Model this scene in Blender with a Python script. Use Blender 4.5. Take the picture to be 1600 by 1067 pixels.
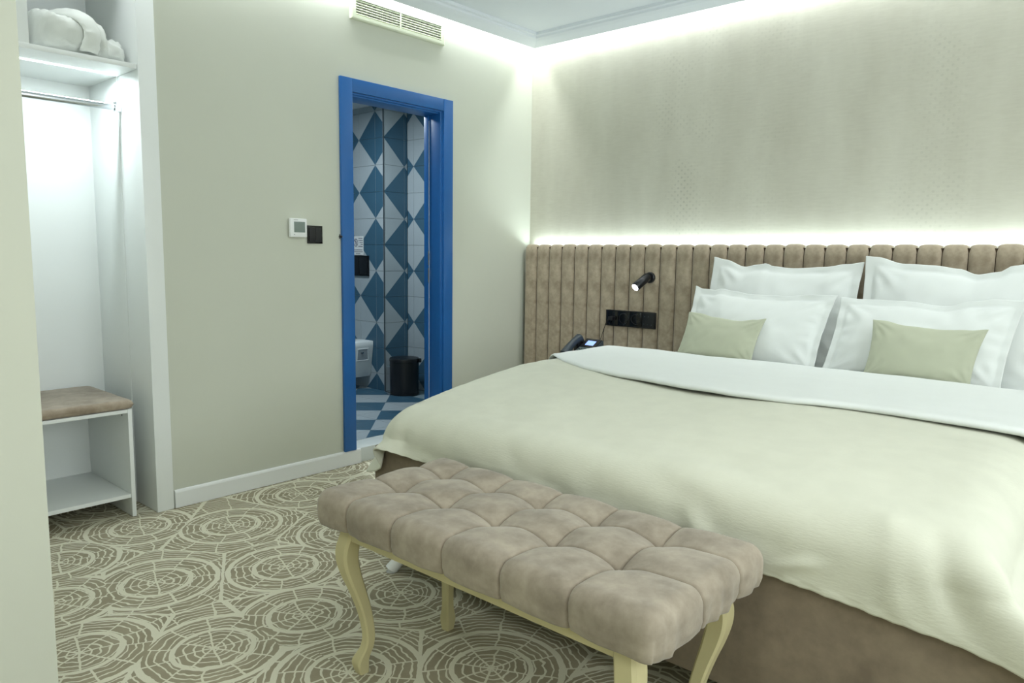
import bpy, bmesh, math, random
import numpy as np
from mathutils import Vector, Matrix, noise
random.seed(7)
PI = math.pi
for o in list(bpy.data.objects): bpy.data.objects.remove(o, do_unlink=True)
scn = bpy.context.scene
COL = scn.collection

# ------------------------------------------------------------------ camera
cd = bpy.data.cameras.new('camera'); cam = bpy.data.objects.new('camera', cd); COL.objects.link(cam)
R_ = Vector((0.747743, 0.663862, 0.012954)); U_ = Vector((-0.087071, 0.078695, 0.993089)); F_ = Vector((-0.658255, 0.743703, -0.116647))
m = Matrix((R_, U_, -F_)).transposed().to_4x4(); m.translation = (3.44707, -4.07352, 1.22)
cam.matrix_world = m
cd.sensor_width = 36; cd.lens = 1148.44 * 36 / 1600; cd.clip_start = 0.05
scn.camera = cam
# ------------------------------------------------------------------ colour management and world
scn.view_settings.view_transform = 'Standard'; scn.view_settings.look = 'None'
scn.view_settings.gamma = 1; scn.view_settings.use_curve_mapping = False
scn.view_settings.exposure = 0.0
w = bpy.data.worlds.new('world'); scn.world = w; w.use_nodes = True
w.node_tree.nodes['Background'].inputs[0].default_value = (0.8, 0.9, 1, 1)
w.node_tree.nodes['Background'].inputs[1].default_value = 0.3

# ------------------------------------------------------------------ lights
def area(name, loc, sx, sy, watts, color, rot=(0, 0, 0), spread=PI):
    l = bpy.data.lights.new(name, 'AREA'); l.shape = 'RECTANGLE'; l.size = sx; l.size_y = sy
    l.energy = watts; l.color = color; l.spread = spread
    o = bpy.data.objects.new(name, l); COL.objects.link(o); o.location = loc; o.rotation_euler = rot
    return o
LED = (0.94, 0.985, 1.0)
WARM = (1.0, 1.0, 0.97)
RX, RY = 5.3, -5.6           # room extents
COVE = 4.2                   # watts per metre of the ceiling cove
area('cove_light_back', (RX / 2, -0.045, 2.70), RX - .1, .03, COVE * RX, LED, (math.radians(-12), 0, 0))
area('cove_light_left', (0.045, RY / 2, 2.70), .03, -RY - .1, COVE * -RY, LED, (0, math.radians(-12), 0))
area('cove_light_right', (RX - .045, RY / 2, 2.70), .03, -RY - .1, COVE * -RY, LED, (0, math.radians(12), 0))
area('cove_light_front', (RX / 2, RY + .045, 2.70), RX - .1, .03, COVE * RX, LED, (math.radians(12), 0, 0))
area('headboard_light', (2.2, -0.026, 1.285), 4.3, .02, 8.5, (0.84, 0.97, 1.0), (PI + math.radians(10), 0, 0))
area('closet_light', (-.185, -2.9, 1.985), .02, .46, 4.2, (0.86, 0.96, 1.0), (0, 0, 0))
area('bathroom_light', (-.9, -1.1, 2.37), .30, .30, 24, (0.85, 0.95, 1.0))
area('added_ceiling_light', (3.2, -2.6, 2.60), 1.1, 1.1, 14, WARM)  # added overhead light, its ceiling lamp is unseen
area('added_entry_light', (3.1, -4.7, 2.60), .9, .9, 13, WARM)  # second added overhead light from an unseen lamp, entrance end
area('added_window_light', (5.22, -2.7, 1.55), 1.5, 2.4, 54, (0.90, 0.97, 1.0), (0, math.radians(90), 0))  # daylight added through an unseen window on the right wall

# ------------------------------------------------------------------ material helpers
def srgb(r, g, b):
    f = lambda c: (c / 255 / 12.92) if c / 255 <= .04045 else ((c / 255 + .055) / 1.055) ** 2.4
    return (f(r), f(g), f(b), 1)
class NT:
    def __init__(s, name, rough=.6, spec=.4, metal=0):
        s.m = bpy.data.materials.new(name); s.m.use_nodes = True; s.t = s.m.node_tree; s.n = s.t.nodes; s.l = s.t.links
        s.b = s.n['Principled BSDF']; s.b.inputs['Roughness'].default_value = rough
        s.b.inputs['Specular IOR Level'].default_value = spec; s.b.inputs['Metallic'].default_value = metal
        s._c = None
    def coord(s, kind='Object'):
        if s._c is None: s._c = s.n.new('ShaderNodeTexCoord')
        return s._c.outputs[kind]
    def math(s, op, a, b=None, c=None, clamp=False):
        n = s.n.new('ShaderNodeMath'); n.operation = op; n.use_clamp = clamp
        for i, v in enumerate((a, b, c)):
            if v is None: continue
            if isinstance(v, (int, float)): n.inputs[i].default_value = v
            else: s.l.new(v, n.inputs[i])
        return n.outputs[0]
    def vmath(s, op, a, b=None, scale=None):
        n = s.n.new('ShaderNodeVectorMath'); n.operation = op
        for i, v in enumerate((a, b)):
            if v is None: continue
            if isinstance(v, tuple): n.inputs[i].default_value = v
            else: s.l.new(v, n.inputs[i])
        if scale is not None: n.inputs['Scale'].default_value = scale
        return n
    def noise(s, scale, detail=3, rough=.5, vec=None, stretch=None):
        v = vec or s.coord()
        if stretch:
            v = s.vmath('MULTIPLY', v, stretch).outputs[0]
        n = s.n.new('ShaderNodeTexNoise'); n.inputs['Scale'].default_value = scale
        n.inputs['Detail'].default_value = detail; n.inputs['Roughness'].default_value = rough
        s.l.new(v, n.inputs['Vector']); return n.outputs[0]
    def ramp(s, fac, stops):
        n = s.n.new('ShaderNodeValToRGB'); s.l.new(fac, n.inputs[0]); e = n.color_ramp.elements
        while len(e) < len(stops): e.new(.5)
        for k, (p, c) in enumerate(stops): e[k].position = p; e[k].color = c
        return n.outputs[0]
    def mix(s, fac, a, b):
        n = s.n.new('ShaderNodeMix'); n.data_type = 'RGBA'
        for sock, v in ((n.inputs[0], fac), (n.inputs[6], a), (n.inputs[7], b)):
            if isinstance(v, (int, float, tuple)): sock.default_value = v
            else: s.l.new(v, sock)
        return n.outputs[2]
    def color(s, c):
        if isinstance(c, tuple): s.b.inputs['Base Color'].default_value = c
        else: s.l.new(c, s.b.inputs['Base Color'])
    def bump(s, h, strength=.3, dist=.002):
        n = s.n.new('ShaderNodeBump'); n.inputs['Strength'].default_value = strength; n.inputs['Distance'].default_value = dist
        s.l.new(h, n.inputs['Height']); s.l.new(n.outputs[0], s.b.inputs['Normal'])
def plain(name, c, rough=.5, spec=.4, var=.06, scale=6, metal=0, bump=0, bscale=200):
    t = NT(name, rough, spec, metal)
    d = tuple(x * (1 - var) for x in c[:3]) + (1,); l = tuple(min(1, x * (1 + var)) for x in c[:3]) + (1,)
    t.color(t.ramp(t.noise(scale), [(.3, d), (.7, l)]))
    if bump: t.bump(t.noise(bscale, 2), bump, .001)
    return t.m
def emissive(name, c, strength):
    t = NT(name); t.color(c); t.b.inputs['Emission Color'].default_value = c; t.b.inputs['Emission Strength'].default_value = strength
    return t.m

M = {}
M['paint'] = plain('wall_paint', srgb(206, 209, 195), .75, .2, .015, 2, bump=.08, bscale=260)
M['ceiling'] = plain('ceiling_paint', srgb(226, 232, 238), .8, .15, .01, 2)
M['white'] = plain('white_laminate', srgb(236, 240, 238), .38, .4, .01, 3)
M['trimwhite'] = plain('white_trim', srgb(238, 241, 240), .4, .4, .01, 3)
M['blue'] = plain('blue_lacquer', srgb(34, 99, 168), .32, .5, .05, 3)
M['black'] = plain('black_plastic', srgb(20, 22, 26), .35, .5, .1, 20)
M['darkgrey'] = plain('dark_grey_plastic', srgb(58, 68, 76), .4, .5, .05, 20)
M['chrome'] = plain('chrome', srgb(200, 205, 210), .18, .5, .02, 5, metal=1)
M['brass'] = plain('nickel', srgb(170, 165, 145), .3, .5, .05, 5, metal=1)
M['cream_wood'] = plain('cream_lacquered_wood', srgb(198, 189, 146), .42, .4, .04, 8)
M['cream_plastic'] = plain('cream_plastic', srgb(222, 228, 204), .45, .4, .01, 8)
M['ceramic'] = plain('white_ceramic', srgb(214, 222, 224), .12, .6, .01, 3)
M['stone'] = plain('pale_threshold_stone', srgb(214, 220, 218), .35, .4, .05, 9)
M['screen_grey'] = plain('grey_screen', srgb(128, 142, 136), .25, .5, .04, 10)
M['ink'] = plain('dark_ink', srgb(40, 40, 80), .6, .2, .05, 10)
M['recess_shade'] = plain('grey_pocket_shade', srgb(150, 160, 168), .4, .3, .02, 5)  # ceramic darkened: shade of the toilet's fixing pocket, as colour
M['seam'] = plain('dark_seam_cloth', srgb(70, 58, 46), .9, .1, .05, 5)
M['paper'] = plain('paper', srgb(222, 226, 226), .6, .2, .02, 10)
M['grout'] = plain('grout', srgb(120, 140, 150), .8, .2, .05, 20)
M['tile_dark'] = plain('dark_blue_tile', srgb(60, 97, 120), .3, .5, .06, 5)
M['tile_light'] = plain('pale_grey_tile', srgb(170, 181, 187), .3, .5, .04, 5)
M['black_gloss'] = plain('black_glass', srgb(8, 9, 12), .12, .5, .05, 10)
M['led'] = emissive('led_strip', (.86, .97, 1, 1), 6)
M['bulb'] = emissive('lit_lens', (.85, .93, 1, 1), 60)
M['lcd'] = emissive('phone_screen_glow', (.28, .42, .95, 1), 1.0)
M['pipe'] = plain('dark_cable', srgb(28, 26, 26), .5, .3, .05, 10)

def suede(name, c1, c2, scale=9):
    t = NT(name, .85, .15)
    a = t.noise(scale, 5, .6); b = t.noise(scale * 3.3, 4, .6)
    f = t.math('MULTIPLY_ADD', b, .35, t.math('MULTIPLY', a, .65))
    t.color(t.ramp(f, [(.36, c1), (.64, c2)])); t.bump(t.noise(420, 2), .12, .001)
    t.b.inputs['Sheen Weight'].default_value = .25; t.b.inputs['Sheen Roughness'].default_value = .5
    return t.m
M['suede_bench'] = suede('bench_suede', srgb(134, 124, 109), srgb(170, 159, 142))
M['suede_head'] = suede('headboard_suede', srgb(156, 142, 122), srgb(194, 180, 158), 11)
M['suede_bed'] = suede('bed_base_suede', srgb(118, 106, 90), srgb(142, 129, 110), 7)
M['suede_stool'] = suede('luggage_bench_suede', srgb(142, 128, 110), srgb(178, 164, 146), 9)

def fabric(name, c, var=.03, weave=700, bs=.25, rough=.9, stretch=(1, 1, 1)):
    t = NT(name, rough, .12)
    d = tuple(x * (1 - var) for x in c[:3]) + (1,)
    t.color(t.ramp(t.noise(14, 4), [(.35, d), (.65, c)])); t.bump(t.noise(weave, 2, stretch=stretch), bs, .001)
    t.b.inputs['Sheen Weight'].default_value = .12
    return t.m
M['cotton'] = fabric('white_cotton', srgb(228, 232, 229), .012, 900, .12)
M['spread'] = fabric('cream_bedspread_cloth', srgb(213, 214, 197), .04, 240, .6, stretch=(.25, 1, 1))
M['cushion'] = fabric('pale_green_cushion_cloth', srgb(188, 192, 170), .03, 900, .12)
M['terry'] = fabric('white_terry', srgb(226, 230, 224), .03, 500, .6)

# wallpaper: beige linen with fading patches of small dots
def wallpaper():
    t = NT('linen_wallpaper', .7, .2); c = t.coord()
    sep = t.n.new('ShaderNodeSeparateXYZ'); t.l.new(c, sep.inputs[0]); X, Z = sep.outputs[0], sep.outputs[2]
    lin = t.noise(95, 3, .6, stretch=(.14, 1, 1)); blot = t.noise(2.2, 4, .55, stretch=(1.6, 1, .5))
    f = t.math('MULTIPLY_ADD', lin, .28, t.math('MULTIPLY', blot, .72))
    base = t.ramp(f, [(.3, srgb(192, 190, 174)), (.7, srgb(213, 212, 197))])
    s = .042
    def grid(ox, oz):
        fx = t.math('SUBTRACT', t.math('FRACT', t.math('ADD', t.math('DIVIDE', X, s), ox)), .5)
        fz = t.math('SUBTRACT', t.math('FRACT', t.math('ADD', t.math('DIVIDE', Z, s), oz)), .5)
        return t.math('SQRT', t.math('ADD', t.math('MULTIPLY', fx, fx), t.math('MULTIPLY', fz, fz)))
    d = t.math('MINIMUM', grid(0, 0), grid(.5, .5))
    dot = t.math('LESS_THAN', d, .15)
    def band(cx, wd, amt):
        e = t.math('DIVIDE', t.math('SUBTRACT', X, cx), wd)
        return t.math('MULTIPLY', t.math('SUBTRACT', 1, t.math('ABSOLUTE', e), clamp=True), amt)
    b = t.math('MAXIMUM', band(1.22, .30, 1), t.math('MAXIMUM', band(2.55, .22, .7), band(1.75, .25, .35)))
    patch = t.math('MULTIPLY', b, t.ramp(t.noise(3.5, 4, .6), [(.42, (0, 0, 0, 1)), (.62, (1, 1, 1, 1))]))
    col = t.mix(t.math('MULTIPLY', t.math('MULTIPLY', dot, patch), .32), base, srgb(140, 142, 128))
    t.color(col); t.bump(t.noise(300, 2, stretch=(.2, 1, 1)), .2, .001)
    return t.m
M['wallpaper'] = wallpaper()

# carpet: tree-ring / web medallions around explicit centres
def carpet():
    t = NT('medallion_carpet', .95, .1); pos = t.coord()
    wob = t.n.new('ShaderNodeTexNoise'); wob.inputs['Scale'].default_value = 26; wob.inputs['Detail'].default_value = 1
    t.l.new(pos, wob.inputs['Vector'])
    wv = t.vmath('SCALE', t.vmath('SUBTRACT', wob.outputs['Color'], (.5, .5, .5)).outputs[0], scale=.008).outputs[0]
    P = t.vmath('MULTIPLY', t.vmath('ADD', pos, wv).outputs[0], (1, 1, 0)).outputs[0]
    known = [(.136, -2.805, 0), (.747, -2.993, 0), (.402, -2.518, .02), (.969, -2.592, 0), (.657, -3.304, 0), (1.071, -3.358, 0),
             (1.341, -3.069, 0), (.248, -2.064, -.03), (1.473, -2.433, 0), (2.047, -2.566, .03), (1.755, -2.865, .02), (.85, -2.212, .02),
             (1.36, -2.76, .0), (.30, -3.18, -.02)]
    rnd = random.Random(3); cs = list(known); tries = 0
    while tries < 3000 and len(cs) < 64:
        tries += 1
        q = (rnd.uniform(-.5, 3.4), rnd.uniform(-4.3, -1.2), 0)
        if all((q[0] - a[0]) ** 2 + (q[1] - a[1]) ** 2 > .40 ** 2 for a in cs): cs.append(q)
    best = None; second = None; vec = None
    for (x, y, wt) in cs:
        dv = t.vmath('SUBTRACT', P, (x, y, 0)).outputs[0]
        d = t.vmath('LENGTH', dv).outputs['Value']
        dw = t.math('SUBTRACT', d, wt) if wt else d
        if best is None: best, vec = dw, dv; continue
        lt = t.math('LESS_THAN', dw, best)
        n = t.n.new('ShaderNodeMix'); n.data_type = 'VECTOR'; t.l.new(lt, n.inputs[0]); t.l.new(vec, n.inputs[4]); t.l.new(dv, n.inputs[5]); vec = n.outputs[1]
        hi = t.math('MAXIMUM', dw, best)
        second = hi if second is None else t.math('MINIMUM', second, hi)
        best = t.math('MINIMUM', dw, best)
    r = t.vmath('LENGTH', vec).outputs['Value']
    sep = t.n.new('ShaderNodeSeparateXYZ'); t.l.new(vec, sep.inputs[0])
    ang = t.math('ADD', t.math('DIVIDE', t.math('ARCTAN2', sep.outputs[1], sep.outputs[0]), 2 * PI), .5)
    wr = t.noise(13, 2); wa = t.noise(7, 1)
    r2 = t.math('MULTIPLY_ADD', t.math('SUBTRACT', wr, .5), .045, r)
    # ring lines
    def near(v, c, h): return t.math('LESS_THAN', t.math('ABSOLUTE', t.math('SUBTRACT', v, c)), h)
    inner = t.math('LESS_THAN', r, .118); mid = t.math('LESS_THAN', r, .212)
    def sect(n, off):
        a = t.math('FRACT', t.math('ADD', t.math('MULTIPLY', ang, n), t.math('MULTIPLY_ADD', wa, .5, off)))
        idx = t.math('FLOOR', t.math('ADD', t.math('MULTIPLY', ang, n), t.math('MULTIPLY_ADD', wa, .5, off)))
        e = t.math('MINIMUM', a, t.math('SUBTRACT', 1, a))
        dist = t.math('MULTIPLY', e, t.math('MULTIPLY', r, 2 * PI / n))
        return dist, idx
    s1, i1 = sect(8, .1); s2, i2 = sect(11, .37); s3, i3 = sect(13, .7)
    sd = t.mix(inner, t.mix(mid, s3, s2), s1); si = t.mix(inner, t.mix(mid, i3, i2), i1)
    # every sector has its own ring phase and spacing
    h = t.math('FRACT', t.math('MULTIPLY', t.math('SINE', t.math('MULTIPLY', si, 12.9898)), 43.758))
    sp = t.math('MULTIPLY_ADD', h, .009, .0185)
    fr = t.math('FRACT', t.math('ADD', t.math('DIVIDE', r2, sp), h))
    e = t.math('MULTIPLY', t.math('MINIMUM', fr, t.math('SUBTRACT', 1, fr)), sp)
    ring = t.math('LESS_THAN', e, .0028)
    rad = t.math('LESS_THAN', sd, .0032)
    thick = t.math('MAXIMUM', near(r, .118, .008), near(r, .212, .0095))
    bord = t.math('LESS_THAN', t.math('SUBTRACT', second, best), .011)
    bord = t.math('MULTIPLY', bord, t.math('GREATER_THAN', r, .2))
    line = t.math('MAXIMUM', t.math('MAXIMUM', ring, rad), t.math('MAXIMUM', thick, bord))
    fib = t.noise(700, 2, .6); var = t.noise(9, 3)
    dark = t.ramp(t.math('MULTIPLY_ADD', fib, .5, t.math('MULTIPLY', var, .5)), [(.3, srgb(140, 132, 110)), (.7, srgb(168, 160, 136))])
    light = t.ramp(fib, [(.3, srgb(206, 203, 180)), (.7, srgb(224, 221, 200))])
    t.color(t.mix(line, dark, light)); t.bump(t.noise(500, 2), .5, .003)
    return t.m
M['carpet'] = carpet()

# ------------------------------------------------------------------ object helpers
def link(name, me, parent=None):
    o = bpy.data.objects.new(name, me); COL.objects.link(o)
    if parent: o.parent = parent
    return o
def new_obj(name, bm, mats, parent=None, smooth=False, kind=None, loc=None):
    me = bpy.data.meshes.new(name); bmesh.ops.recalc_face_normals(bm, faces=bm.faces); bm.to_mesh(me); bm.free()
    for mm in (mats if isinstance(mats, (list, tuple)) else [mats]): me.materials.append(mm)
    if smooth:
        for p in me.polygons: p.use_smooth = True
        if smooth != 'all':
            try: me.set_sharp_from_angle(angle=math.radians(smooth if not isinstance(smooth, bool) else 40))
            except Exception: pass
    o = link(name, me, parent)
    if kind: o['kind'] = kind
    if loc: o.location = loc
    return o
def thing(name, loc, label, cat, group=None):
    o = bpy.data.objects.new(name, None); COL.objects.link(o); o.location = loc; o.empty_display_size = .1
    o['label'] = label; o['category'] = cat
    if group: o['group'] = group
    return o
def tag(o, label, cat, group=None):
    o['label'] = label; o['category'] = cat
    if group: o['group'] = group
    return o
def box(bm, a, b, bev=0, mat=0, seg=2):
    a = Vector(a); b = Vector(b); lo = Vector(map(min, a, b)); hi = Vector(map(max, a, b))
    r = bmesh.ops.create_cube(bm, size=1, matrix=Matrix.Translation((lo + hi) / 2) @ Matrix.Diagonal((*(hi - lo), 1)))
    vs = r['verts']; fs = set(f for v in vs for f in v.link_faces)
    for f in fs: f.material_index = mat
    if bev:
        es = list(set(e for v in vs for e in v.link_edges))
        bmesh.ops.bevel(bm, geom=es, offset=bev, segments=seg, profile=.6, affect='EDGES', material=-1)
    return vs
def boxobj(name, a, b, mat, parent=None, bev=0, kind=None):
    bm = bmesh.new(); box(bm, a, b, bev); return new_obj(name, bm, mat, parent, smooth=(25 if bev and bev < .01 else bool(bev)), kind=kind)
def rel(parent, p): return tuple(Vector(p) - Vector(parent.location))
def pbox(name, parent, a, b, mat, bev=.0015):
    return boxobj(name, rel(parent, a), rel(parent, b), mat, parent, bev)
def tube(bm, pts, rad, seg=12, cap=True, mat=0):
    pts = [Vector(p) for p in pts]; rings = []
    up = Vector((0, 0, 1))
    for i, p in enumerate(pts):
        d = (pts[min(i + 1, len(pts) - 1)] - pts[max(i - 1, 0)]).normalized()
        ref = up if abs(d.dot(up)) < .95 else Vector((1, 0, 0))
        s = d.cross(ref).normalized(); u = s.cross(d)
        r = rad[i] if isinstance(rad, (list, tuple)) else rad
        rings.append([bm.verts.new(p + (s * math.cos(2 * PI * k / seg) + u * math.sin(2 * PI * k / seg)) * r) for k in range(seg)])
    for a, b in zip(rings, rings[1:]):
        for k in range(seg):
            f = bm.faces.new((a[k], a[(k + 1) % seg], b[(k + 1) % seg], b[k])); f.material_index = mat
    if cap:
        for rg in (rings[0], rings[-1]):
            f = bm.faces.new(rg); f.material_index = mat
def gridmesh(bm, rows, closed=False, mat=0):
    vs = [[bm.verts.new(p) for p in row] for row in rows]
    for a, b in zip(vs, vs[1:]):
        n = len(a)
        for k in range(n if closed else n - 1):
            try:
                f = bm.faces.new((a[k], a[(k + 1) % n], b[(k + 1) % n], b[k])); f.material_index = mat
            except ValueError: pass
    return vs
def nz(x, y=0, z=0): return noise.noise(Vector((x, y, z)))
def catmull(keys, t):
    """keys: list of (param, tuple); Catmull-Rom by param"""
    n = len(keys)
    i = 0
    while i < n - 2 and t > keys[i + 1][0]: i += 1
    t0, t1 = keys[i][0], keys[i + 1][0]; u = (t - t0) / (t1 - t0)
    p = [np.array(keys[max(0, min(n - 1, j))][1], float) for j in (i - 1, i, i + 1, i + 2)]
    return .5 * ((2 * p[1]) + (-p[0] + p[2]) * u + (2 * p[0] - 5 * p[1] + 4 * p[2] - p[3]) * u * u + (-p[0] + 3 * p[1] - 3 * p[2] + p[3]) * u ** 3)

# ================================================================== SETTING
def struct(name, boxes, mat, bev=0):
    bm = bmesh.new()
    for a, b in boxes: box(bm, a, b, bev)
    return new_obj(name, bm, mat, kind='structure', smooth=(25 if bev else False))
TOP = 2.80
DZ0, DZ1 = .085, 2.10         # bathroom door opening heights
DY0, DY1 = -1.548, -.865      # bathroom door opening
NY0, NY1 = -3.60, -2.60       # wardrobe niche
struct('floor', [((-.16, RY, -.05), (RX, 0, 0)), ((-.62, NY0, -.05), (-.16, NY1, 0))], M['carpet'])
struct('wall_back', [((-.16, 0, -.05), (RX + .12, .12, TOP))], M['wallpaper'])
struct('wall_left', [((-.15, NY1, -.05), (0, DY0, TOP)), ((-.15, DY0, DZ1), (0, DY1, TOP)), ((-.15, DY0, -.05), (-.012, DY1, DZ0 - .02)),
                     ((-.15, DY1, -.05), (0, 0, TOP)), ((-.62, NY0, 2.62), (0, NY1, TOP)), ((-.74, NY0, -.05), (-.60, NY1 + .1, TOP)),
                     ((-.62, NY1, -.05), (-.15, NY1 + .1, TOP)), ((-.62, RY, -.05), (0, NY0, TOP))], M['paint'])
struct('wall_partition', [((.0, RY, 0), (1.35, -3.495, TOP))], M['paint'])
struct('wall_right', [((RX, RY, -.05), (RX + .12, 0, TOP))], M['paint'])
struct('wall_front', [((-.15, RY - .12, -.05), (RX + .12, RY, TOP))], M['paint'])
# ceiling slab with a lit gap around its rim, and a raised centre field
struct('ceiling', [((-.74, RY - .12, TOP), (RX + .12, .12, TOP + .08))], M['ceiling'])
struct('ceiling_field', [((.19, RY + .19, 2.685), (RX - .19, -.19, 2.79))], M['ceiling'])
# cornice: sloping moulding with a lip that hides the light strip
def cornice():
    prof = [(.085, 2.635), (.085, 2.622), (.092, 2.619), (.150, 2.640), (.172, 2.652), (.176, 2.664), (.192, 2.668), (.196, 2.69), (.196, 2.72), (.12, 2.72), (.12, 2.66)]
    bm = bmesh.new(); rows = []
    for d, z in prof:
        rows.append([(d, -d, z), (RX - d, -d, z), (RX - d, RY + d, z), (d, RY + d, z)])
    rows.append(rows[0])
    gridmesh(bm, rows, closed=True); bmesh.ops.remove_doubles(bm, verts=bm.verts, dist=1e-5)
    return new_obj('cornice', bm, M['ceiling'], kind='structure')
cornice()
# baseboards with a rounded top edge
def baseboard(name, a, b, inward):
    bm = bmesh.new(); a = Vector(a); b = Vector(b); n = Vector(inward)
    prof = [(0, 0), (.014, 0), (.014, .074), (.011, .083), (.006, .086), (0, .086)]
    rows = [[tuple(p + n * d + Vector((0, 0, z))) for d, z in prof] for p in (a, b)]
    vs = gridmesh(bm, rows, closed=True)
    for r in vs: bm.faces.new(r)
    return new_obj(name, bm, M['trimwhite'], kind='structure')
baseboard('baseboard_left', (0.0005, -2.595, .002), (0.0005, -1.513, .002), (1, 0, 0))
baseboard('baseboard_left', (0.0005, -.885, .002), (0.0005, -.01, .002), (1, 0, 0))
baseboard('baseboard_right', (RX, RY, .0), (RX, 0, .0), (-1, 0, 0))
# bathroom shell
XB, YA, YC = -1.330, -.262, -.012
struct('wall_bathroom', [((-2.6, YA + .012, 0), (XB - .012, YA + .2, 2.5)), ((XB - .2, YA + .03, 0), (XB - .012, YC + .11, 2.5)),
                         ((-1.5, YC + .010, 0), (-.16, YC + .11, 2.5)), ((-2.7, -2.5, 0), (-2.6, 0, 2.5)), ((-2.7, -2.5, 0), (-.15, -2.4, 2.5))], M['grout'])
struct('ceiling_bathroom', [((-2.7, -2.5, 2.405), (-.15, .1, 2.5))], M['ceiling'])
flb = struct('floor_bathroom', [((-2.6, -2.45, -.05), (-.155, YC, .079))], M['grout'])
struct('trim_threshold', [((-.165, DY0 - .02, .0), (-.001, DY1 + .02, .085))], M['stone'], .002)

# tiles: square, split along one diagonal into a dark and a pale half; joined face-by-face as single tile objects
T = .2135
TILE_CACHE = {}
def tile_mesh(w0, h0, flip, darkside, name):
    """thin tile in local XY plane, w0 x h0, split along a diagonal; darkside 0/1 picks the dark half"""
    key = (round(w0, 4), round(h0, 4), flip, darkside)
    if key in TILE_CACHE: return TILE_CACHE[key]
    g = .0011; th = .008; bm = bmesh.new()
    c = [(g, g), (w0 - g, g), (w0 - g, h0 - g), (g, h0 - g)]
    top = [bm.verts.new((x, y, th)) for x, y in c]; bot = [bm.verts.new((x, y, 0)) for x, y in c]
    if not flip: tris = [(0, 1, 2), (0, 2, 3)]
    else: tris = [(0, 1, 3), (1, 2, 3)]
    for i, tr in enumerate(tris):
        f = bm.faces.new([top[k] for k in tr]); f.material_index = 0 if i == darkside else 1
    for k in range(4):
        f = bm.faces.new((bot[k], bot[(k + 1) % 4], top[(k + 1) % 4], top[k])); f.material_index = 1
    me = bpy.data.meshes.new(name); bmesh.ops.recalc_face_normals(bm, faces=bm.faces); bm.to_mesh(me); bm.free()
    me.materials.append(M['tile_dark']); me.materials.append(M['tile_light'])
    TILE_CACHE[key] = me; return me
def lay(parent, origin, U, V, N, us, vs, c0, name='tile'):
    """us, vs: joint positions in surface coords; c0: surface coord of one dark diamond centre"""
    for a0, a1 in zip(us, us[1:]):
        for b0, b1 in zip(vs, vs[1:]):
            full_a = round((( a0 + a1) / 2 - c0[0]) / T - .5); full_b = round(((b0 + b1) / 2 - c0[1]) / T - .5)
            # the four corners of the full cell in lattice units
            ca = [(full_a, full_b), (full_a + 1, full_b), (full_a + 1, full_b + 1), (full_a, full_b + 1)]
            isd = [(x % 2 == 0 and y % 2 == 0) for x, y in ca]        # dark diamond centres
            k = isd.index(True) if True in isd else None
            if k is None: continue
            w0 = a1 - a0; h0 = b1 - b0
            # dark half contains corner k: diagonal joins the two neighbours of k
            flip = k in (0, 2); dark = {0: 0, 2: 1, 1: 0, 3: 1}[k]
            if w0 < T * .98 or h0 < T * .98:
                me = cut_tile(a0, a1, b0, b1, c0, full_a, full_b, k)
            else: me = tile_mesh(w0, h0, flip, dark, name)
            o = bpy.data.objects.new(name, me); COL.objects.link(o); o.parent = parent
            mt = Matrix((U, V, N)).transposed().to_4x4(); mt.translation = Vector(origin) + Vector(U) * a0 + Vector(V) * b0
            o.matrix_local = mt
def cut_tile(a0, a1, b0, b1, c0, fa, fb, k):
    """a tile cut narrower at a wall end: clip the two triangles of the full cell to the strip"""
    g = .0011; th = .008
    x0 = c0[0] + fa * T; y0 = c0[1] + fb * T
    P = [(x0, y0), (x0 + T, y0), (x0 + T, y0 + T), (x0, y0 + T)]
    tri = {0: ((0, 1, 3), (1, 2, 3)), 2: ((1, 2, 3), (0, 1, 3)), 1: ((0, 1, 2), (0, 2, 3)), 3: ((0, 2, 3), (0, 1, 2))}[k]
    def clip(poly, axis, val, keep_gt):
        out = []
        for i in range(len(poly)):
            p, q = poly[i], poly[(i + 1) % len(poly)]
            ip = (p[axis] >= val) == keep_gt or abs(p[axis] - val) < 1e-9; iq = (q[axis] >= val) == keep_gt or abs(q[axis] - val) < 1e-9
            if ip: out.append(p)
            if ip != iq:
                s = (val - p[axis]) / (q[axis] - p[axis]); out.append((p[0] + (q[0] - p[0]) * s, p[1] + (q[1] - p[1]) * s))
        return out
    bm = bmesh.new()
    for mi, tr in enumerate(tri):
        poly = [P[i] for i in tr]
        for ax, val, gt in ((0, a0 + g, True), (0, a1 - g, False), (1, b0 + g, True), (1, b1 - g, False)):
            poly = clip(poly, ax, val, gt)
            if len(poly) < 3: break
        pts = []
        for q in poly:
            if not pts or (abs(q[0] - pts[-1][0]) + abs(q[1] - pts[-1][1])) > 1e-6: pts.append(q)
        if len(pts) > 2:
            f = bm.faces.new([bm.verts.new((x - a0, y - b0, th)) for x, y in pts]); f.material_index = mi
            if f.normal.z < 0: f.normal_flip()
    w0, h0 = a1 - a0, b1 - b0
    c = [(g, g), (w0 - g, g), (w0 - g, h0 - g), (g, h0 - g)]
    for i in range(4):
        (xa, ya), (xb, yb) = c[i], c[(i + 1) % 4]
        f = bm.faces.new([bm.verts.new(p) for p in ((xa, ya, 0), (xb, yb, 0), (xb, yb, th), (xa, ya, th))]); f.material_index = 1
    me = bpy.data.meshes.new('tile'); bm.to_mesh(me); bm.free()
    me.materials.append(M['tile_dark']); me.materials.append(M['tile_light']); return me
def joints(lo, hi, ref):
    k = math.ceil((lo - ref) / T); out = [lo]
    while ref + k * T < hi - .004:
        if ref + k * T > lo + .004: out.append(ref + k * T)
        k += 1
    return out + [hi]
zj = joints(.082, 2.405, 1.718)
wb = bpy.data.objects['wall_bathroom']
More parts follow.
